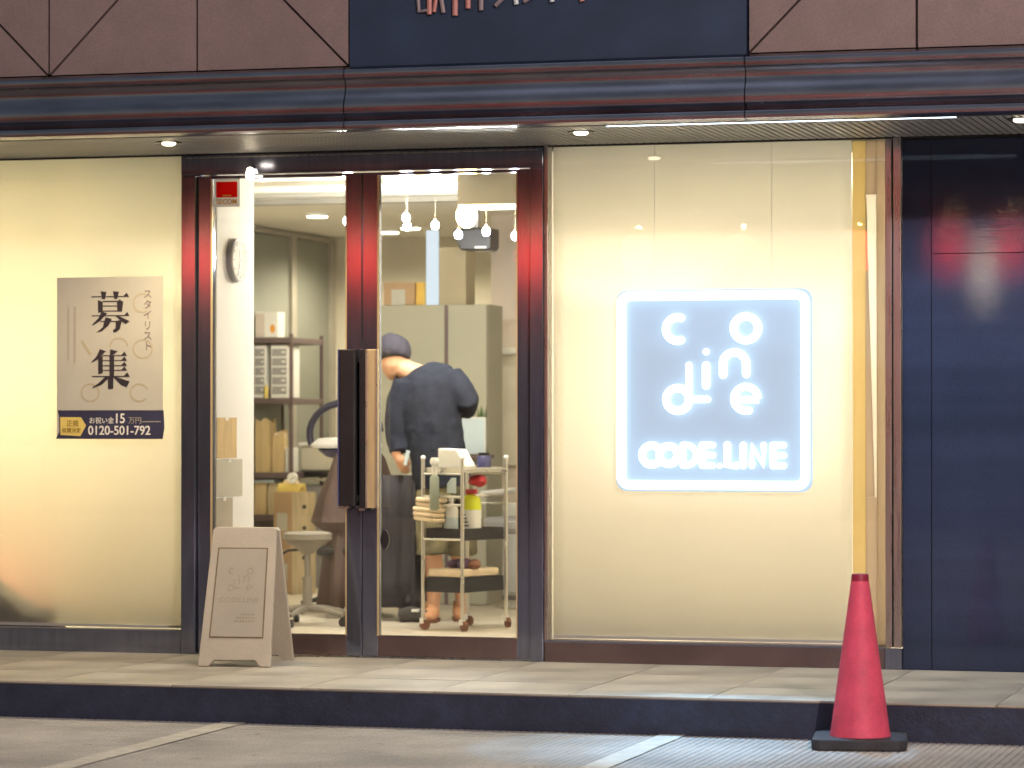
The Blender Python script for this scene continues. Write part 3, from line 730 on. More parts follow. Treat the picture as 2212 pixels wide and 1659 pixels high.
for x0, x1, lab in ((-3.45, -3.36, 'narrow white drawer organiser on second shelf beside the pillar'), (-3.325, -3.20, 'wider white drawer organiser on second shelf of the metal unit')):
    o, w, d, hh = bxo('drawer_organiser', x0, x1, 5.62, 5.85, 1.463, 1.825, 'whiteplas', lab, 'organiser', .004, 0, 'drawer organisers on the shelving')
    for k in range(5): box(-w + .012, w - .012, -d - .006, -d - .0005, .03 + k * .064, .03 + k * .064 + .05).build('drawer', 'greyplas', o)
    for k in range(5): box(w * .3, w - .018, -d - .012, -d - .0065, .05 + k * .064, .05 + k * .064 + .012).build('pull', 'whiteplas', o)
o = empty('bottle', (-3.352, 5.605, 1.463), label='small yellow bottle with white cap between the drawer organisers', cat='bottle')
MB().lathe([(.014, 0), (.015, .01), (.015, .075), (.008, .085)], n=12).build('body', 'pyel', o, smooth=True); MB().lathe([(.009, .0855), (.009, .105)], n=10).build('cap', 'whiteplas', o)
def bag(name, x, y, z, w, d, h, mat, label, grp):
    o = empty(name, (x, y, z), random.uniform(-.1, .1), label, 'bag', grp)
    n = 8; top = [h * (1 + random.uniform(-.16, .08)) for _ in range(2 * n)]
    ring = [(-w, -d), (-w / 3, -d), (w / 3, -d), (w, -d), (w, 0), (w, d), (w / 3, d), (-w / 3, d), (-w, d), (-w, 0)]
    N_ = len(ring); mb = MB(); vs = []
    for lv, s in ((0, .96), (.5, 1.0), (.85, .97)): vs += [(a * s + random.uniform(-.004, .004), b * s, h * lv) for a, b in ring]
    vs += [(a * .93, b * .9, h * random.uniform(.9, 1.08)) for a, b in ring]
    mb.add(vs, [(i * N_ + k, i * N_ + (k + 1) % N_, (i + 1) * N_ + (k + 1) % N_, (i + 1) * N_ + k) for i in range(3) for k in range(N_)] + [tuple(range(N_))])
    b = mb.build('body', mat, o); b.modifiers.new('thick', 'SOLIDIFY').thickness = .003
    mb2 = MB()
    for _ in range(6): mb2.ball((random.uniform(-w * .6, w * .6), random.uniform(-d * .4, d * .4), h * .9), (.025, .025, .03), 8, 5)
    mb2.build('contents', 'towel', o, smooth=True)
bag('paper_bag', -3.385, 5.68, .957, .055, .06, .35, 'card2', 'tall kraft paper bag on the third shelf', 'kraft bags on the shelving')
bag('paper_bag', -3.285, 5.70, .957, .04, .05, .27, 'card2', 'shorter kraft paper bag on the third shelf', 'kraft bags on the shelving')
bxo('white_carton', -3.235, -3.19, 5.66, 5.8, .957, 1.125, 'whiteplas', 'slim white carton beside the kraft bags', 'box')
bag('paper_bag', -3.40, 5.68, .667, .045, .06, .235, 'card2', 'left kraft bag on the fourth shelf', 'kraft bags on the shelving')
bag('paper_bag', -3.30, 5.68, .667, .045, .06, .215, 'wood', 'right kraft bag on the fourth shelf', 'kraft bags on the shelving')
bxo('brown_carton', -3.25, -3.19, 5.62, 5.75, .667, .83, 'card', 'small brown carton beside the bags on the fourth shelf', 'box')
bxo('teal_tray', -3.45, -3.30, 5.62, 5.76, .885, .905, 'paleblue', 'flat pale tray lying on the bags of the fourth shelf', 'tray')
o = empty('bottle', (-3.24, 5.64, .302), label='white pump bottle on the lowest shelf', cat='bottle')
MB().lathe([(.028, 0), (.03, .01), (.03, .13), (.012, .15), (.012, .18), (.005, .185), (.005, .21)], n=12).build('body', 'whiteplas', o, smooth=True)
# cartons beside the shelving, drawer counter behind
for z0, z1, lab in ((FL, .495, 'lower brown carton of the stack beside the shelving'), (.497, .835, 'upper brown carton of the stack beside the shelving')):
    o, w, d, hh = bxo('stacked_carton', -3.10, -2.90, 5.10, 5.30, z0, z1, 'card', lab, 'carton', .004, R(-32), 'cartons stacked beside the shelving')
    box(w + .0005, w + .003, -d + .002, d - .002, .002, hh - .002).build('side_panel', 'wood', o)
    box(-.06, .05, -d - .003, -d - .0005, .08, .2).build('label', 'paper', o); box(-w + .002, w - .002, -.02, .02, hh + .0005, hh + .0012).build('packing_tape', 'beige', o)
    for zz in (.1, .24):
        MB().prism([(.018 * math.cos(a * .524), zz + .014 * math.sin(a * .524)) for a in range(12)], w + .0031, w + .0045, 'x').build('hand_hole', 'black', o)
bag('yellow_sack', -3.02, 5.2, .837, .08, .06, .055, 'pyel', 'pale yellow sack on top of the stacked cartons', None)
o = empty('desk_clock', (-2.985, 5.12, .895), label='small round white clock on the yellow sack', cat='clock')
MB().prism([(.034 * math.cos(a * .2618), .036 + .034 * math.sin(a * .2618)) for a in range(24)], -.012, .012, 'y').build('case', 'whiteplas', o, smooth=True)
for a in (80, 200): box(-.0015, .0015, -.0135, -.0125, 0, .022).build('hand', 'black', o, (0, 0, .036)).rotation_euler.y = R(a)
ct = empty('counter', (-2.95, 6.05, FL), label='dark topped white counter behind the stacked cartons', cat='counter')
box(-.32, .5, -.2, .2, .76, .80).build('top', 'black', ct, bevel=.004); box(-.30, .48, -.18, .18, .0, .70).build('cabinet', 'greyplas', ct)
box(-.32, .5, -.205, -.195, .735, .752).build('rail', 'chrome', ct)
for x0, x1, z1, mt, lab in ((-3.22, -3.0, 1.16, 'inwall', 'cream lidded tub on the dark counter beside the shelving'), (-2.93, -2.80, 1.10, 'wood', 'pale wooden tub on the dark counter')):
    o, w, d, hh = bxo('storage_tub', x0, x1, 5.92, 6.15, .962, z1 - .03, mt, lab, 'tub', .012, 0, 'storage tubs on the counter')
    box(-w - .012, w + .012, -d - .012, d + .012, hh, hh + .028).build('lid', 'whiteplas', o, bevel=.006)

# cabinet with two tall doors behind the hairdresser and what stands on it
cb = empty('tall_cabinet', (-1.79, 4.38, FL), label='tall cream two door cabinet behind the hairdresser', cat='cabinet')
box(-.41, .42, -.15, .17, 0, 1.875).build('carcass', 'cabcream', cb)
box(.144, .167, -.17, -.151, .004, 1.872).build('gap_strip', 'rack', cb)
for x0, x1 in ((-.408, .143), (.168, .418)): box(x0, x1, -.178, -.152, .004, 1.872).build('door', 'cabcream', cb, bevel=.003)
box(.18, .47, -.36, -.18, .915, .94).build('ledge', 'rack', cb)
o, w, d, hh = bxo('cardboard_box', -2.065, -1.86, 4.26, 4.48, 2.036, 2.18, 'card', 'brown cardboard box with pale label on the tall cabinet', 'box')
box(-.05, .04, -d - .003, -d - .0005, .0, .10).build('label', 'paper', o)
bxo('amber_carton', -1.855, -1.802, 4.27, 4.45, 2.036, 2.18, 'yellowbox', 'bright amber carton beside the cardboard box', 'box')
o = empty('light_panel', (-1.755, 4.3, 2.036), label='upright bright white panel standing on the tall cabinet', cat='panel')
box(-.035, .035, -.02, .02, 0, .47).build('body', em('panel_glow', (.82, .92, 1), .42), o); box(-.037, .037, .0205, .03, 0, .47).build('back', 'greyplas', o)
bxo('beige_carton', -1.712, -1.535, 4.3, 4.5, 2.036, 2.40, 'beige', 'tall beige carton at the end of the tall cabinet', 'box')
sp = empty('ceiling_speaker', (-1.2, 3.4, 2.38), label='dark grey box hung from the ceiling near the pendant lamps', cat='speaker')
MB().prism([(-.115, .03), (-.07, -.055), (.10, -.06), (.12, -.04), (.12, .075), (-.115, .075)], -.09, .09, 'y').build('housing', 'black', sp, bevel=.01)
box(-.02, .02, -.02, .02, .075, .27).build('bracket', 'greyplas', sp); box(.02, .09, -.093, -.0905, -.045, -.035).build('badge', 'whiteplas', sp)
o = empty('tablet_mirror', (-1.43, 4.1, 1.102), label='pale blue upright mirror on the cabinet ledge', cat='mirror')
box(-.085, .085, -.008, .008, 0, .23).build('frame', 'whiteplas', o, bevel=.004); box(-.078, .078, -.0095, -.0085, .006, .222).build('mirror_face', 'paleblue', o); box(-.03, .03, .009, .08, 0, .008).build('stand', 'greyplas', o)
o = empty('potted_plant', (-1.40, 4.13, 1.102), label='little green plant peeking over the pale blue mirror', cat='plant')
MB().lathe([(.028, 0), (.036, .07), (.03, .07)], n=12).build('pot', 'whiteplas', o, (0, .04, 0), smooth=True)
lf_ = MB()
for k in range(16):
    a = random.uniform(0, 6.28); t = random.uniform(.02, .06); z = .07 + random.uniform(.12, .24)
    p0 = Vector((0, .04, .07)); p1 = Vector((math.cos(a) * t, .04 + math.sin(a) * t, z)); s = Vector((-math.sin(a), math.cos(a), 0)) * .012; mid = (p0 + p1 * 2) / 3
    lf_.add([p0, mid + s, p1, mid - s], [(0, 1, 2, 3)])
lf_.build('leaves', 'leaf', o)
mbd = empty('marble_board', (-1.40, 5.12, 1.02), label='white marbled board with bright top edge on the pale wall', cat='board')
box(-.20, .35, -.02, .02, 0, .72).build('slab', 'marble', mbd, bevel=.003); box(-.20, .35, -.06, .025, .722, .765).build('top_ledge', 'whiteplas', mbd)
lc = empty('low_cabinet', (-1.62, 4.95, FL), label='low white cabinet on the floor behind the trolley', cat='cabinet')
box(-.32, .42, -.12, .12, .03, .62).build('carcass', 'whiteplas', lc, bevel=.004); box(-.30, .40, -.1, .1, 0, .03).build('plinth', 'greyplas', lc)
for x0 in (-.31, .06): box(x0, x0 + .34, -.135, -.1205, .05, .60).build('door', 'inwhite', lc, bevel=.003)
sch = empty('salon_chair', (-1.02, 4.1, FL), R(-20), 'grey padded salon chair at the right edge of the doors', 'chair')
box(-.24, .24, -.24, .24, .46, .56).build('seat', 'greyplas', sch, bevel=.03); box(-.24, .24, .2, .28, .57, .98).build('backrest', 'greyplas', sch, bevel=.03)
for s in (-1, 1):
    MB().tube([(s * .27, -.2, .7), (s * .27, .2, .72), (s * .25, .24, .6)], .018, 8).build('armrest', 'whiteplas', sch, smooth=True)
MB().lathe([(.03, .04), (.03, .46)], n=12).build('column', 'chrome', sch, smooth=True); MB().lathe([(.26, 0), (.26, .015), (.05, .04)], n=24).build('base', 'chrome', sch, smooth=True)

# ------------------------------------------------------------------ stool on castors
def star_base(o, r, mat, castmat='black', n=5, a0=.3):
    for k in range(n):
        a = a0 + k * 2 * math.pi / n; c, s = math.cos(a), math.sin(a)
        MB().tube([(0, 0, .095), (c * r * .5, s * r * .5, .088), (c * r, s * r, .066)], [.026, .018, .012], 8).build('base_arm', mat, o, smooth=True)
        w = MB().prism([(.024 * math.cos(t * .6283), .024 + .024 * math.sin(t * .6283)) for t in range(10)], -.014, .014, 'y').build('caster', castmat, o, (c * r, s * r, 0), smooth=True, rz=a)
so_ = empty('rolling_stool', (-1.83, 2.19, FL), label='grey round rolling stool on five castors behind the left door', cat='stool')
MB().lathe([(.125, .475), (.138, .485), (.138, .515), (.12, .525)], n=28).build('seat', 'stoolgrey', so_, smooth=True)
MB().lathe([(.03, .40), (.05, .42), (.10, .455), (.125, .474)], n=20).build('seat_pan', 'stoolgrey', so_, smooth=True)
MB().lathe([(.028, .08), (.028, .27), (.018, .272), (.018, .41)], n=14).build('column', 'stoolgrey', so_, smooth=True)
MB().tube([(.02, 0, .43), (-.1, -.05, .42), (-.13, -.06, .40)], .007, 6).build('lever', 'black', so_)
star_base(so_, .26, 'stoolgrey', a0=-.35)

# ------------------------------------------------------------------ arched hair dryer
hd = empty('hood_dryer', (-2.03, 3.3, FL), label='hair dryer with black arched arm and white tray beside the door stile', cat='hair dryer')
path = [(-.17 + .0 * t, 0, 0) for t in range(0)]
for k in range(15):
    a = R(200 - k * 14); path.append((.04 + .225 * math.cos(a), 0, 1.07 + .19 * math.sin(a)))
MB().tube(path, [.022] * 15, 10).build('arched_arm', 'hooddark', hd, smooth=True)
MB().lathe([(.04, .915), (.12, .935), (.17, .975), (.165, .985)], (.05, 0, 0), 28).build('bowl', 'hoodblue', hd, smooth=True)
MB().lathe([(.165, .986), (.21, .99), (.215, 1.01), (.17, 1.045), (.11, 1.05), (.10, 1.03)], (.05, 0, 0), 28).build('tray', 'whiteplas', hd, smooth=True)
MB().lathe([(.025, .09), (.025, .92)], (.05, 0, 0), 12).build('column', 'chrome', hd, smooth=True)
star_base(hd, .24, 'hooddark', a0=.1)

# ------------------------------------------------------------------ trolley and its load
TO = Vector((-.889, 2.146, 0)); TA = R(-18.6)
def T(lx, ly, z): return (TO.x + lx * math.cos(TA) - ly * math.sin(TA), TO.y + lx * math.sin(TA) + ly * math.cos(TA), z)
tr = empty('salon_trolley', (TO.x, TO.y, FL), TA, 'tan metal salon trolley loaded with towels and bottles behind the right door', 'trolley')
for lx, ly in ((-.133, -.21), (.133, -.21), (.133, .21), (-.133, .21)):
    q = MB().tube([(lx, ly, .06), (lx, ly, .945)], .011, 10).build('post', 'chrome', tr, smooth=True)
    MB().ball((lx, ly, .948), .014, 10, 6).build('knob', 'whiteplas', q, smooth=True)
    MB().prism([(.028 * math.cos(t * .524), .028 + .028 * math.sin(t * .524)) for t in range(12)], -.011, .011, 'y').build('caster', 'sole', tr, (lx + .012, ly, 0), smooth=True, rz=random.uniform(-.6, .6))
    box(-.012, .012, -.016, .016, .035, .065).build('caster_fork', 'whiteplas', tr, (lx, ly, 0))
for z in (.86, .735, .69, .5):
    for ly in (-.21, .21): MB().tube([(-.133, ly, z), (.133, ly, z)], .007, 8).build('rung', 'chrome', tr, smooth=True)
for z, t, mt in ((.875, .02, 'chrome'), (.50, .06, 'rubber'), (.215, .075, 'rubber')):
    q = box(-.122, .122, -.2, .2, z - .006, z).build('tray', mt, tr)
    for a in ((-.122, -.117, -.2, .2), (.117, .122, -.2, .2), (-.1165, .1165, -.2, -.195), (-.1165, .1165, .195, .2)): box(*a, z, z + t).build('tray_wall', mt, q)
for lx in (-.133, .133): MB().tube([(lx, -.21, .885), (lx, .21, .885)], .006, 8).build('side_rail', 'chrome', tr, smooth=True)
def on(name, lx, ly, z, label, cat, grp=None): return empty(name, T(lx, ly, z), TA, label, cat, grp)
Zt, Zm, Zb = FL + .875, FL + .50, FL + .215
o = on('tissue_box', .01, -.10, Zt, 'white slanted dispenser box on the trolley top', 'box')
MB().prism([(-.09, 0), (.10, 0), (.10, .03), (.04, .12), (-.085, .125)], -.05, .05, 'y').build('body', 'whiteplas', o, bevel=.006)
o = on('jar', .06, .10, Zt, 'dark jar at the back of the trolley top', 'jar'); MB().lathe([(.04, 0), (.04, .07), (.03, .085)], n=16).build('body', 'hoodblue', o, smooth=True); MB().lathe([(.032, .0855), (.032, .10)], n=16).build('lid', 'black', o)
o = on('comb_tray', -.04, .12, Zt, 'yellow edged tray of combs on the trolley top', 'tray'); box(-.06, .06, -.05, .05, 0, .03).build('tray', 'pyel', o); 
for k in range(3): box(-.05, .05, -.035 + k * .03, -.02 + k * .03, .031, .038).build('comb', 'hoodblue', o)
o = on('sage_bottle', -.03, -.245, FL + .66, 'sage green bottle with white pump hanging on trolley end', 'bottle')
MB().lathe([(.022, 0), (.026, .01), (.026, .18), (.015, .195)], n=14).build('body', 'sage', o, smooth=True); MB().lathe([(.015, .1955), (.016, .25), (.022, .252), (.026, .27), (.018, .29)], n=12).build('pump', 'whiteplas', o, smooth=True)
o = on('folded_towels', -.085, -.20, FL + .60, 'cream folded towels hanging out of the trolley end', 'towels')
for k in range(5):
    w = random.uniform(.078, .09); t = box(-w, w, -.06, .05, 0, .024, .018).build('towel', 'towel', o, (random.uniform(-.008, .008), random.uniform(-.01, .01), k * .026), bevel=.009, rz=random.uniform(-.12, .12))
    t.rotation_euler.y = random.uniform(.02, .12)
o = on('spray_bottle', .055, -.02, Zm, 'lime yellow spray bottle on the middle trolley tray', 'bottle')
MB().lathe([(.053, 0), (.058, .01), (.058, .18), (.052, .225), (.02, .245)], n=18).build('body', 'lime', o, smooth=True); box(-.03, .04, -.012, .012, .2455, .275).build('trigger_head', 'redplas', o, bevel=.006); box(.01, .03, -.006, .006, .2, .24).build('trigger', 'black', o)
MB().lathe([(.0585, .05), (.0588, .06), (.0588, .15), (.0585, .16)], n=18).build('label', 'whiteplas', o, smooth=True)
for k in range(4): box(-.03, .03 - .008 * k, -.0598, -.0589, .07 + k * .02, .077 + k * .02).build('label_print', 'ink', o)
o = on('white_bottle', .0, -.13, Zm, 'plain white bottle beside the lime spray bottle', 'bottle')
MB().lathe([(.036, 0), (.04, .01), (.04, .16), (.03, .19), (.014, .195), (.014, .23)], n=16).build('body', 'whiteplas', o, smooth=True)
MB().lathe([(.0405, .04), (.0405, .12)], n=16).build('label', 'paleblue', o, smooth=True)
o = on('black_caddy', -.05, .05, Zm, 'dark caddy on the middle trolley tray', 'caddy'); box(-.055, .055, -.12, .12, 0, .11).build('body', 'rubber', o, bevel=.006)
for k in range(3): MB().tube([(-.02 + k * .02, -.05, .08), (-.03 + k * .03, -.06, .25)], .006, 6).build('brush', 'black', o)
o = on('red_cloth', .075, .02, FL + .82, 'crumpled red cloth under the trolley top', 'cloth')
mb = MB(); mb.ball((0, 0, 0), (.055, .05, .03), 14, 8); mb.v = [(a + random.uniform(-.008, .008), b + random.uniform(-.008, .008), c + random.uniform(-.007, .007)) for a, b, c in mb.v]; mb.build('body', 'redplas', o, smooth=True)
o = on('blue_card', .05, -.195, FL + .755, 'small pale blue card clipped under the trolley top', 'card'); MB().prism([(-.03, 0), (.03, 0), (.03, .085), (0, .085), (-.03, .05)], -.002, .002, 'y').build('card', 'paleblue', o)
o = on('flat_box', .0, -.01, Zb + .076, 'flat cream box lying on the bottom trolley tray', 'box'); box(-.112, .112, -.185, .185, 0, .045).build('body', 'towel', o, bevel=.01)
o = on('hair_accessories', .03, -.02, Zb + .123, 'heap of purple and black cloth on the flat cream box', 'cloth')
for k in range(7):
    mb = MB(); mb.ball((0, 0, 0), (random.uniform(.03, .05), .04, random.uniform(.02, .032)), 10, 6); mb.v = [(a + random.uniform(-.006, .006), b, c + random.uniform(-.005, .005)) for a, b, c in mb.v]
    mb.build('scrunchie', ('purple', 'black', 'purple', 'sole', 'purple', 'black', 'sole')[k], o, (-.08 + .026 * k, random.uniform(-.06, .04), .022), smooth=True)

# ------------------------------------------------------------------ pendant lamps and ceiling discs
def pendant(x, y, z, label, e, mat='cool', col=(.94, .97, 1), r=.022):
    o = empty('pendant_lamp', (x, y, z), label=label, cat='lamp', group='pendant bulbs in the salon')
    MB().ball((0, 0, 0), (r, r, r * 1.15), 14, 10).build('bulb', mat, o, smooth=True)
    MB().lathe([(r * .5, r * 1.0), (r * .4, r * 1.6), (.004, r * 1.8)], n=12).build('socket', 'greyplas', o, smooth=True)
    MB().tube([(0, 0, r * 2), (0, 0, 2.65 - z)], .0012, 6).build('cord', 'ceil2', o)
    lamp('POINT', o, (0, 0, -.12), e, col, .03)
PE = 5.0
for x, y, z, lab in ((-1.529, 2.0, 2.425, 'white pendant bulb shining at the edge of the door stile'), (-1.185, 2.0, 2.437, 'upper of the two white bulbs close together'), (-1.21, 2.1, 2.395, 'lower of the two white bulbs close together'),
                     (-1.016, 2.0, 2.391, 'white bulb above the upright white panel'), (-.882, 2.0, 2.338, 'white bulb in front of the dark ceiling box'), (-.722, 2.0, 2.353, 'white bulb just past the dark ceiling box'),
                     (-.556, 2.0, 2.325, 'white bulb at the right edge of the right door'), (.55, 2.3, 1.95, 'added bulb hidden behind the left of the neon sign screen'), (1.75, 2.3, 1.95, 'added bulb hidden behind the right of the neon sign screen'),
                     (-2.85, 1.9, 1.9, 'added bulb hidden behind the left window screen')):
    if 'neon' in lab: pendant(x, y, z, lab, 60, col=(1, .96, .86))
    elif 'hidden' in lab: pendant(x, y, z, lab, 72, col=(1, .93, .70))  # the hidden bulbs are added, unseen, to backlight the window screens
    else: pendant(x, y, z, lab, PE)
pendant(-.738, 1.68, 2.42, 'big warm globe bulb below the grey bulkhead', 18, 'warm', (1, .76, .42), .058)
for x, y, lab in ((-2.642, 4.637, 'flat round ceiling light nearest the left door'), (-2.46, 6.04, 'flat round ceiling light deep in the salon'), (-2.75, 6.45, 'flat round ceiling light at the far wall')):
    o = empty('ceiling_disc', (x, y, 2.65), label=lab, cat='light', group='flat ceiling lights')
    MB().lathe([(.075, -.02), (.075, -.0005)], n=24).build('rim', 'whiteplas', o, smooth=True); MB().lathe([(.066, -.026), (.066, -.0205)], n=24).build('lens', 'warmdisc', o)
    lamp('SPOT', o, (0, 0, -.05), 30, (1, .88, .66), .06, spot=R(165), blend=.5)

# ------------------------------------------------------------------ people
p1 = empty('person', (-1.2, 2.62, FL), label='person in dark shirt, cap and camouflage shorts bending over a customer', cat='person')
ox, oy, oz = -1.2, 2.62, FL
def L(x, y, z, rx, ry=None): return (x - ox, y - oy, z - oz, rx, ry or rx)
hand = [(-1.405, 2.56, 1.10)]
fingers = []
for k, (dx, ln) in enumerate(((-.022, .055), (-.007, .065), (.008, .06), (.022, .048))):
    fingers.append([L(-1.40 + dx, 2.56, 1.075, .009), L(-1.39 + dx * 1.2, 2.575, 1.075 - ln * .55, .0085), L(-1.375 + dx * 1.2, 2.60, 1.07 - ln, .007)])
fingers.append([L(-1.375, 2.56, 1.105, .01), L(-1.352, 2.57, 1.085, .0095), L(-1.345, 2.585, 1.06, .008)])
body = [[L(-1.455, 2.63, 1.745, .05, .06), L(-1.455, 2.62, 1.70, .082, .095), L(-1.458, 2.63, 1.655, .084, .098), L(-1.467, 2.65, 1.60, .066, .08), L(-1.475, 2.67, 1.56, .035, .045)],   # head
        [L(-1.44, 2.62, 1.63, .055, .06), L(-1.37, 2.62, 1.60, .058), L(-1.30, 2.64, 1.56, .075, .07)],                                                                                  # neck
        [L(-1.30, 2.64, 1.56, .10, .08), L(-1.24, 2.64, 1.38, .14, .09), L(-1.19, 2.64, 1.12, .13, .09), L(-1.18, 2.66, .92, .14, .1)],
        [L(-1.40, 2.60, 1.49, .05), L(-1.43, 2.60, 1.26, .042), L(-1.43, 2.57, 1.13, .03), L(-1.40, 2.56, 1.075, .03, .016)],
        [L(-1.08, 2.64, 1.55, .05), L(-1.0, 2.62, 1.43, .042), L(-1.10, 2.85, 1.36, .035), L(-1.30, 3.0, 1.33, .028), L(-1.36, 3.0, 1.32, .03, .016)],
        [L(-1.235, 2.64, .9, .085), L(-1.228, 2.62, .56, .058), L(-1.226, 2.66, .44, .056), L(-1.232, 2.65, .24, .036), L(-1.235, 2.63, .2, .04)],
        [L(-1.10, 2.68, .9, .085), L(-1.10, 2.75, .56, .058), L(-1.105, 2.80, .44, .056), L(-1.115, 2.84, .24, .036), L(-1.12, 2.83, .2, .04)],
        [L(-1.385, 2.635, 1.655, .012), L(-1.372, 2.64, 1.64, .016, .02), L(-1.378, 2.645, 1.62, .012)],        # ear
        [L(-1.49, 2.73, 1.66, .012), L(-1.492, 2.745, 1.635, .014)],                                           # nose
        ] + fingers
remeshed('body', body, 'skin', p1, .0085, 5)
remeshed('shirt', [[L(-1.285, 2.635, 1.615, .085, .075), L(-1.27, 2.63, 1.585, .165, .10), L(-1.258, 2.62, 1.52, .195, .115), L(-1.245, 2.62, 1.40, .19, .125), L(-1.22, 2.62, 1.25, .175, .125), L(-1.19, 2.62, 1.10, .168, .125), L(-1.17, 2.64, .97, .172, .13), L(-1.165, 2.64, .925, .17, .13)],
                  [L(-1.37, 2.61, 1.53, .085, .085), L(-1.41, 2.60, 1.42, .085, .08), L(-1.43, 2.60, 1.28, .08, .07), L(-1.425, 2.59, 1.20, .072, .06), L(-1.41, 2.575, 1.13, .06, .055)],
                  [L(-1.12, 2.63, 1.57, .075, .08), L(-1.05, 2.61, 1.49, .07), L(-1.005, 2.60, 1.425, .066), L(-1.03, 2.68, 1.40, .06), L(-1.08, 2.80, 1.37, .055)]], 'shirt', p1, .011, 4, .018)
remeshed('shorts', [[L(-1.16, 2.64, .98, .165, .12), L(-1.165, 2.65, .86, .17, .125)], [L(-1.235, 2.64, .9, .098, .1), L(-1.232, 2.62, .70, .095, .098), L(-1.228, 2.62, .545, .094, .095)],
                   [L(-1.095, 2.68, .9, .098, .1), L(-1.09, 2.72, .70, .095), L(-1.09, 2.75, .545, .092)]], 'camo', p1, .011, 3, .015)
remeshed('cap', [[L(-1.45, 2.62, 1.805, .045, .05), L(-1.455, 2.615, 1.785, .08, .088), L(-1.458, 2.615, 1.74, .097, .11), L(-1.45, 2.60, 1.69, .098, .11), L(-1.445, 2.59, 1.66, .085, .09)]], 'capcloth', p1, .009, 3, .01)
for fx, fy, a in ((-1.235, 2.60, .15), (-1.12, 2.80, .35)):
    s = remeshed('clog', [[(0, .06, .05, .045, .04), (0, .0, .045, .047, .04), (0, -.07, .035, .046, .03), (0, -.13, .025, .03, .02)], [(0, .05, .03, .042, .03), (0, .03, .11, .042, .042)]], 'tan', p1, .01, 3)
    s.location = (fx - ox, fy - oy + .02, 0); s.rotation_euler.z = a
    box(-.044, .044, -.13, .095, 0, .02, .02).build('sole', 'sole', s)
ap = MB(); n = 13; vs = []
for j, (z, xw) in enumerate(((1.0, 0), (.85, .006), (.62, .012), (.40, .02), (.24, .026))):
    for i in range(n):
        t = i / (n - 1); vs.append((-1.515 - xw + t * (.20 + xw) - ox, 2.58 + .010 * math.sin(i * 1.3 + j * .5) + .10 * t * (1 - t) - oy, z - oz))
ap.add(vs, [(j * n + i, j * n + i + 1, (j + 1) * n + i + 1, (j + 1) * n + i) for j in range(4) for i in range(n - 1)])
o = ap.build('apron', 'apron', p1, smooth=True); o.modifiers.new('thick', 'SOLIDIFY').thickness = .006
MB().tube([(-1.36 - ox, 2.53 - oy, 1.06 - oz), (-1.34 - ox, 2.52 - oy, 1.14 - oz)], .012, 8).build('comb', 'paleblue', p1)

p2 = empty('person', (-1.78, 2.95, FL), label='seated customer in a mauve brown cape mostly hidden by the door stile', cat='person')
cape = MB(); n = 36; vs = []
lv = [(1.05, .065, .01), (1.0, .10, .01), (.93, .15, .015), (.82, .185, .02), (.70, .235, .028), (.56, .265, .035), (.53, .24, .03), (.50, .19, .02), (.3, .20, .03), (.07, .225, .04)]
for z, r, f in lv:
    for k in range(n):
        a = 2 * math.pi * k / n; rr = r + f * math.sin(a * 6 + z * 2); vs.append((rr * math.cos(a) * .98, rr * math.sin(a), z))
cape.add(vs, [(i * n + k, i * n + (k + 1) % n, (i + 1) * n + (k + 1) % n, (i + 1) * n + k) for i in range(len(lv) - 1) for k in range(n)])
o = cape.build('cape', 'cape', p2, smooth=True); o.modifiers.new('thick', 'SOLIDIFY').thickness = .004
remeshed('body', [[(0, 0, 1.33, .055, .06), (0, 0, 1.29, .085, .095), (0, 0, 1.22, .083, .095), (0, 0, 1.15, .06, .07)], [(0, 0, 1.2, .05, .05), (0, 0, 1.0, .055, .05)], [(0, 0, 1.02, .12, .08), (0, 0, .75, .14, .1), (0, 0, .5, .15, .12)],
                  [(.0, .07, .5, .075, .075), (.33, .07, .5, .06, .06), (.38, .06, .42, .055, .055), (.385, .03, .1, .04, .04)], [(.0, -.07, .5, .075, .075), (.30, -.10, .48, .06, .06), (.38, -.18, .4, .055, .055), (.42, -.30, .1, .04, .04)],
                  [(0, -.09, 1.22, .012, .012), (0, -.11, 1.2, .014, .014)]], 'skin', p2, .012, 4)
remeshed('hair', [[(0, .01, 1.40, .05, .06), (0, .01, 1.37, .09, .1), (0, .015, 1.30, .1, .115), (0, .03, 1.2, .09, .1)]], 'hooddark', p2, .012, 3)
remeshed('trousers', [[(.25, .07, .5, .085, .085), (.35, .06, .5, .085, .085), (.39, .05, .40, .08, .085), (.40, .03, .10, .075, .08)], [(.22, -.1, .48, .085, .085), (.32, -.14, .48, .085, .085), (.38, -.2, .38, .08, .08), (.43, -.30, .09, .075, .07)]], 'apron', p2, .012, 3)
for fx, fy in ((.32, .0), (.44, -.38)):
    s = remeshed('shoe', [[(-.07, 0, .035, .04, .03), (0, 0, .05, .045, .045), (.09, -.01, .035, .04, .03), (.13, -.01, .028, .025, .022)]], 'shoe', p2, .01, 3); s.location = (fx, fy, 0)
    box(.02, .06, -.05, .03, .062, .078).build('lace', 'whiteplas', s)
sc2 = empty('styling_chair', (-1.78, 2.95, FL), label='styling chair under the seated customer behind the door stile', cat='chair')
box(-.2, .2, -.2, .2, .36, .42).build('seat', 'black', sc2, bevel=.02); MB().lathe([(.03, .03), (.03, .36)], n=12).build('column', 'chrome', sc2, smooth=True); MB().lathe([(.2, 0), (.2, .012), (.05, .03)], n=24).build('base', 'chrome', sc2, smooth=True)

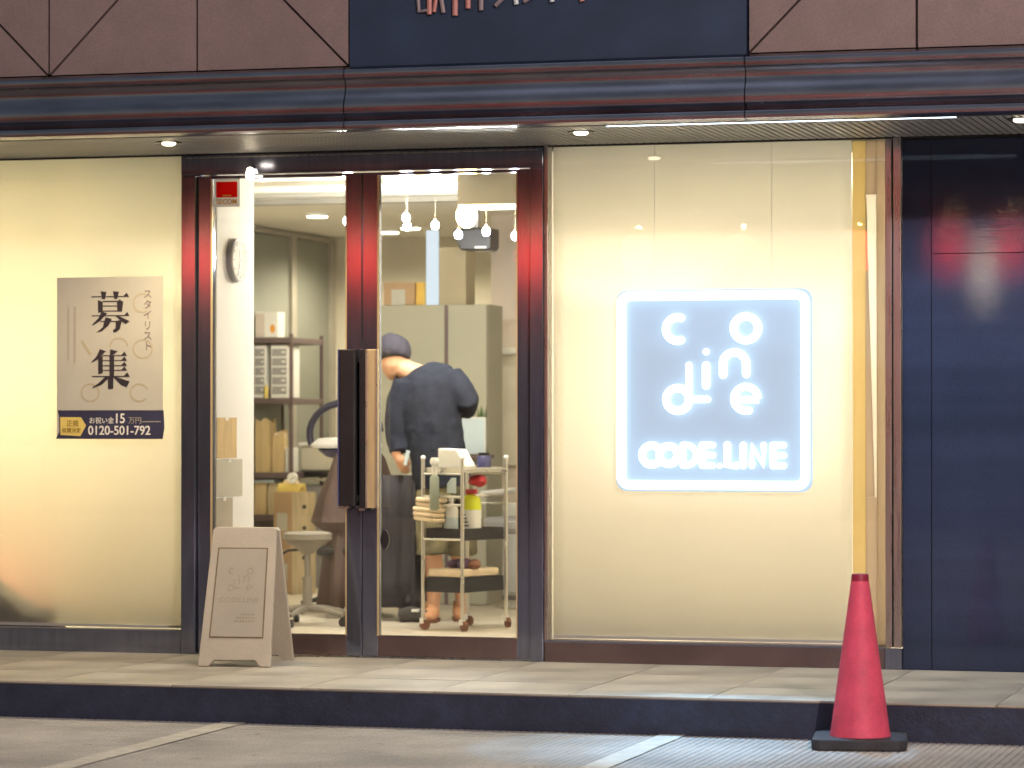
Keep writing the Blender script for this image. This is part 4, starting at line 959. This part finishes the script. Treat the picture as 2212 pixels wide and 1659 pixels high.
# ------------------------------------------------------------------ the other side of the street, seen in the reflections
rb = empty('restaurant_building', (-5, -25, 0), label='dark restaurant front across the street mirrored in the glass', cat='building')
box(-9, 9, -6, -.3, 0, 7).build('wall', 'panelback', rb); box(-9, 9, -.3, .9, 3.95, 4.2).build('eave', 'rack', rb); box(-9, 9, -.3, .2, 4.2, 4.3).build('roof_edge', 'rack', rb)
for k in range(6): box(-8 + k * 2.7, -6 + k * 2.7, -.29, -.25, .9, 2.5).build('window', 'navy', rb)
for i, (x, lab) in enumerate(((-11.15, 'farthest left lantern'), (-8.88, 'second lantern from the left end'), (-6.62, 'third lantern from the left end'), (-5.26, 'lantern mirrored left above the neon sign'), (-3.93, 'lantern mirrored above the middle of the neon sign'),
                             (-2.47, 'lantern mirrored beside the corner post'), (-1.3, 'lantern mirrored in the dark end wall'), (-.57, 'rightmost lantern of the row'))):
    o = empty('red_lantern', (x, -24.0, 3.38), label='red paper lantern across the street, ' + lab, cat='lantern', group='red lanterns across the street')
    MB().lathe([(.09, -.23), (.15, -.2), (.19, -.1), (.2, 0), (.19, .1), (.15, .2), (.09, .23)], n=18).build('shade', 'lantern', o, smooth=True)
    MB().lathe([(.09, .2305), (.09, .26)], n=14).build('cap', 'black', o); MB().tube([(0, 0, .26), (0, 0, .57)], .008, 6).build('cord', 'black', o)
    MB().ball((.05, 0, .33), .025, 8, 6).build('bulb', 'lanternw', o)
o = empty('paper_lantern', (-.9, -24.0, 3.25), label='tall white paper lantern across the street among the red ones', cat='lantern')
MB().lathe([(.06, -.5), (.09, -.45), (.09, .2), (.06, .25)], n=14).build('shade', em('paper_glow', (1, .8, .6), 9), o, smooth=True); MB().tube([(0, 0, .25), (0, 0, .70)], .008, 6).build('cord', 'black', o)
sl_ = empty('street_lamp', (9.0, -15.5, 0), label='tall street lamp beside the parking lot behind the viewer', cat='street lamp')
MB().tube([(0, 0, 0), (0, 0, 6.3), (-.5, .6, 6.6), (-1.0, 1.2, 6.6)], [.08, .06, .05, .05], 10).build('pole', 'greyplas', sl_, smooth=True)
box(-1.35, -.9, 1.1, 1.6, 6.5, 6.62).build('head', 'greyplas', sl_, bevel=.03); box(-1.3, -.95, 1.15, 1.55, 6.485, 6.499).build('lens', 'warmdisc', sl_)
lamp('POINT', sl_, (-1.12, 1.35, 6.4), 2600, (1, .77, .70), .15)
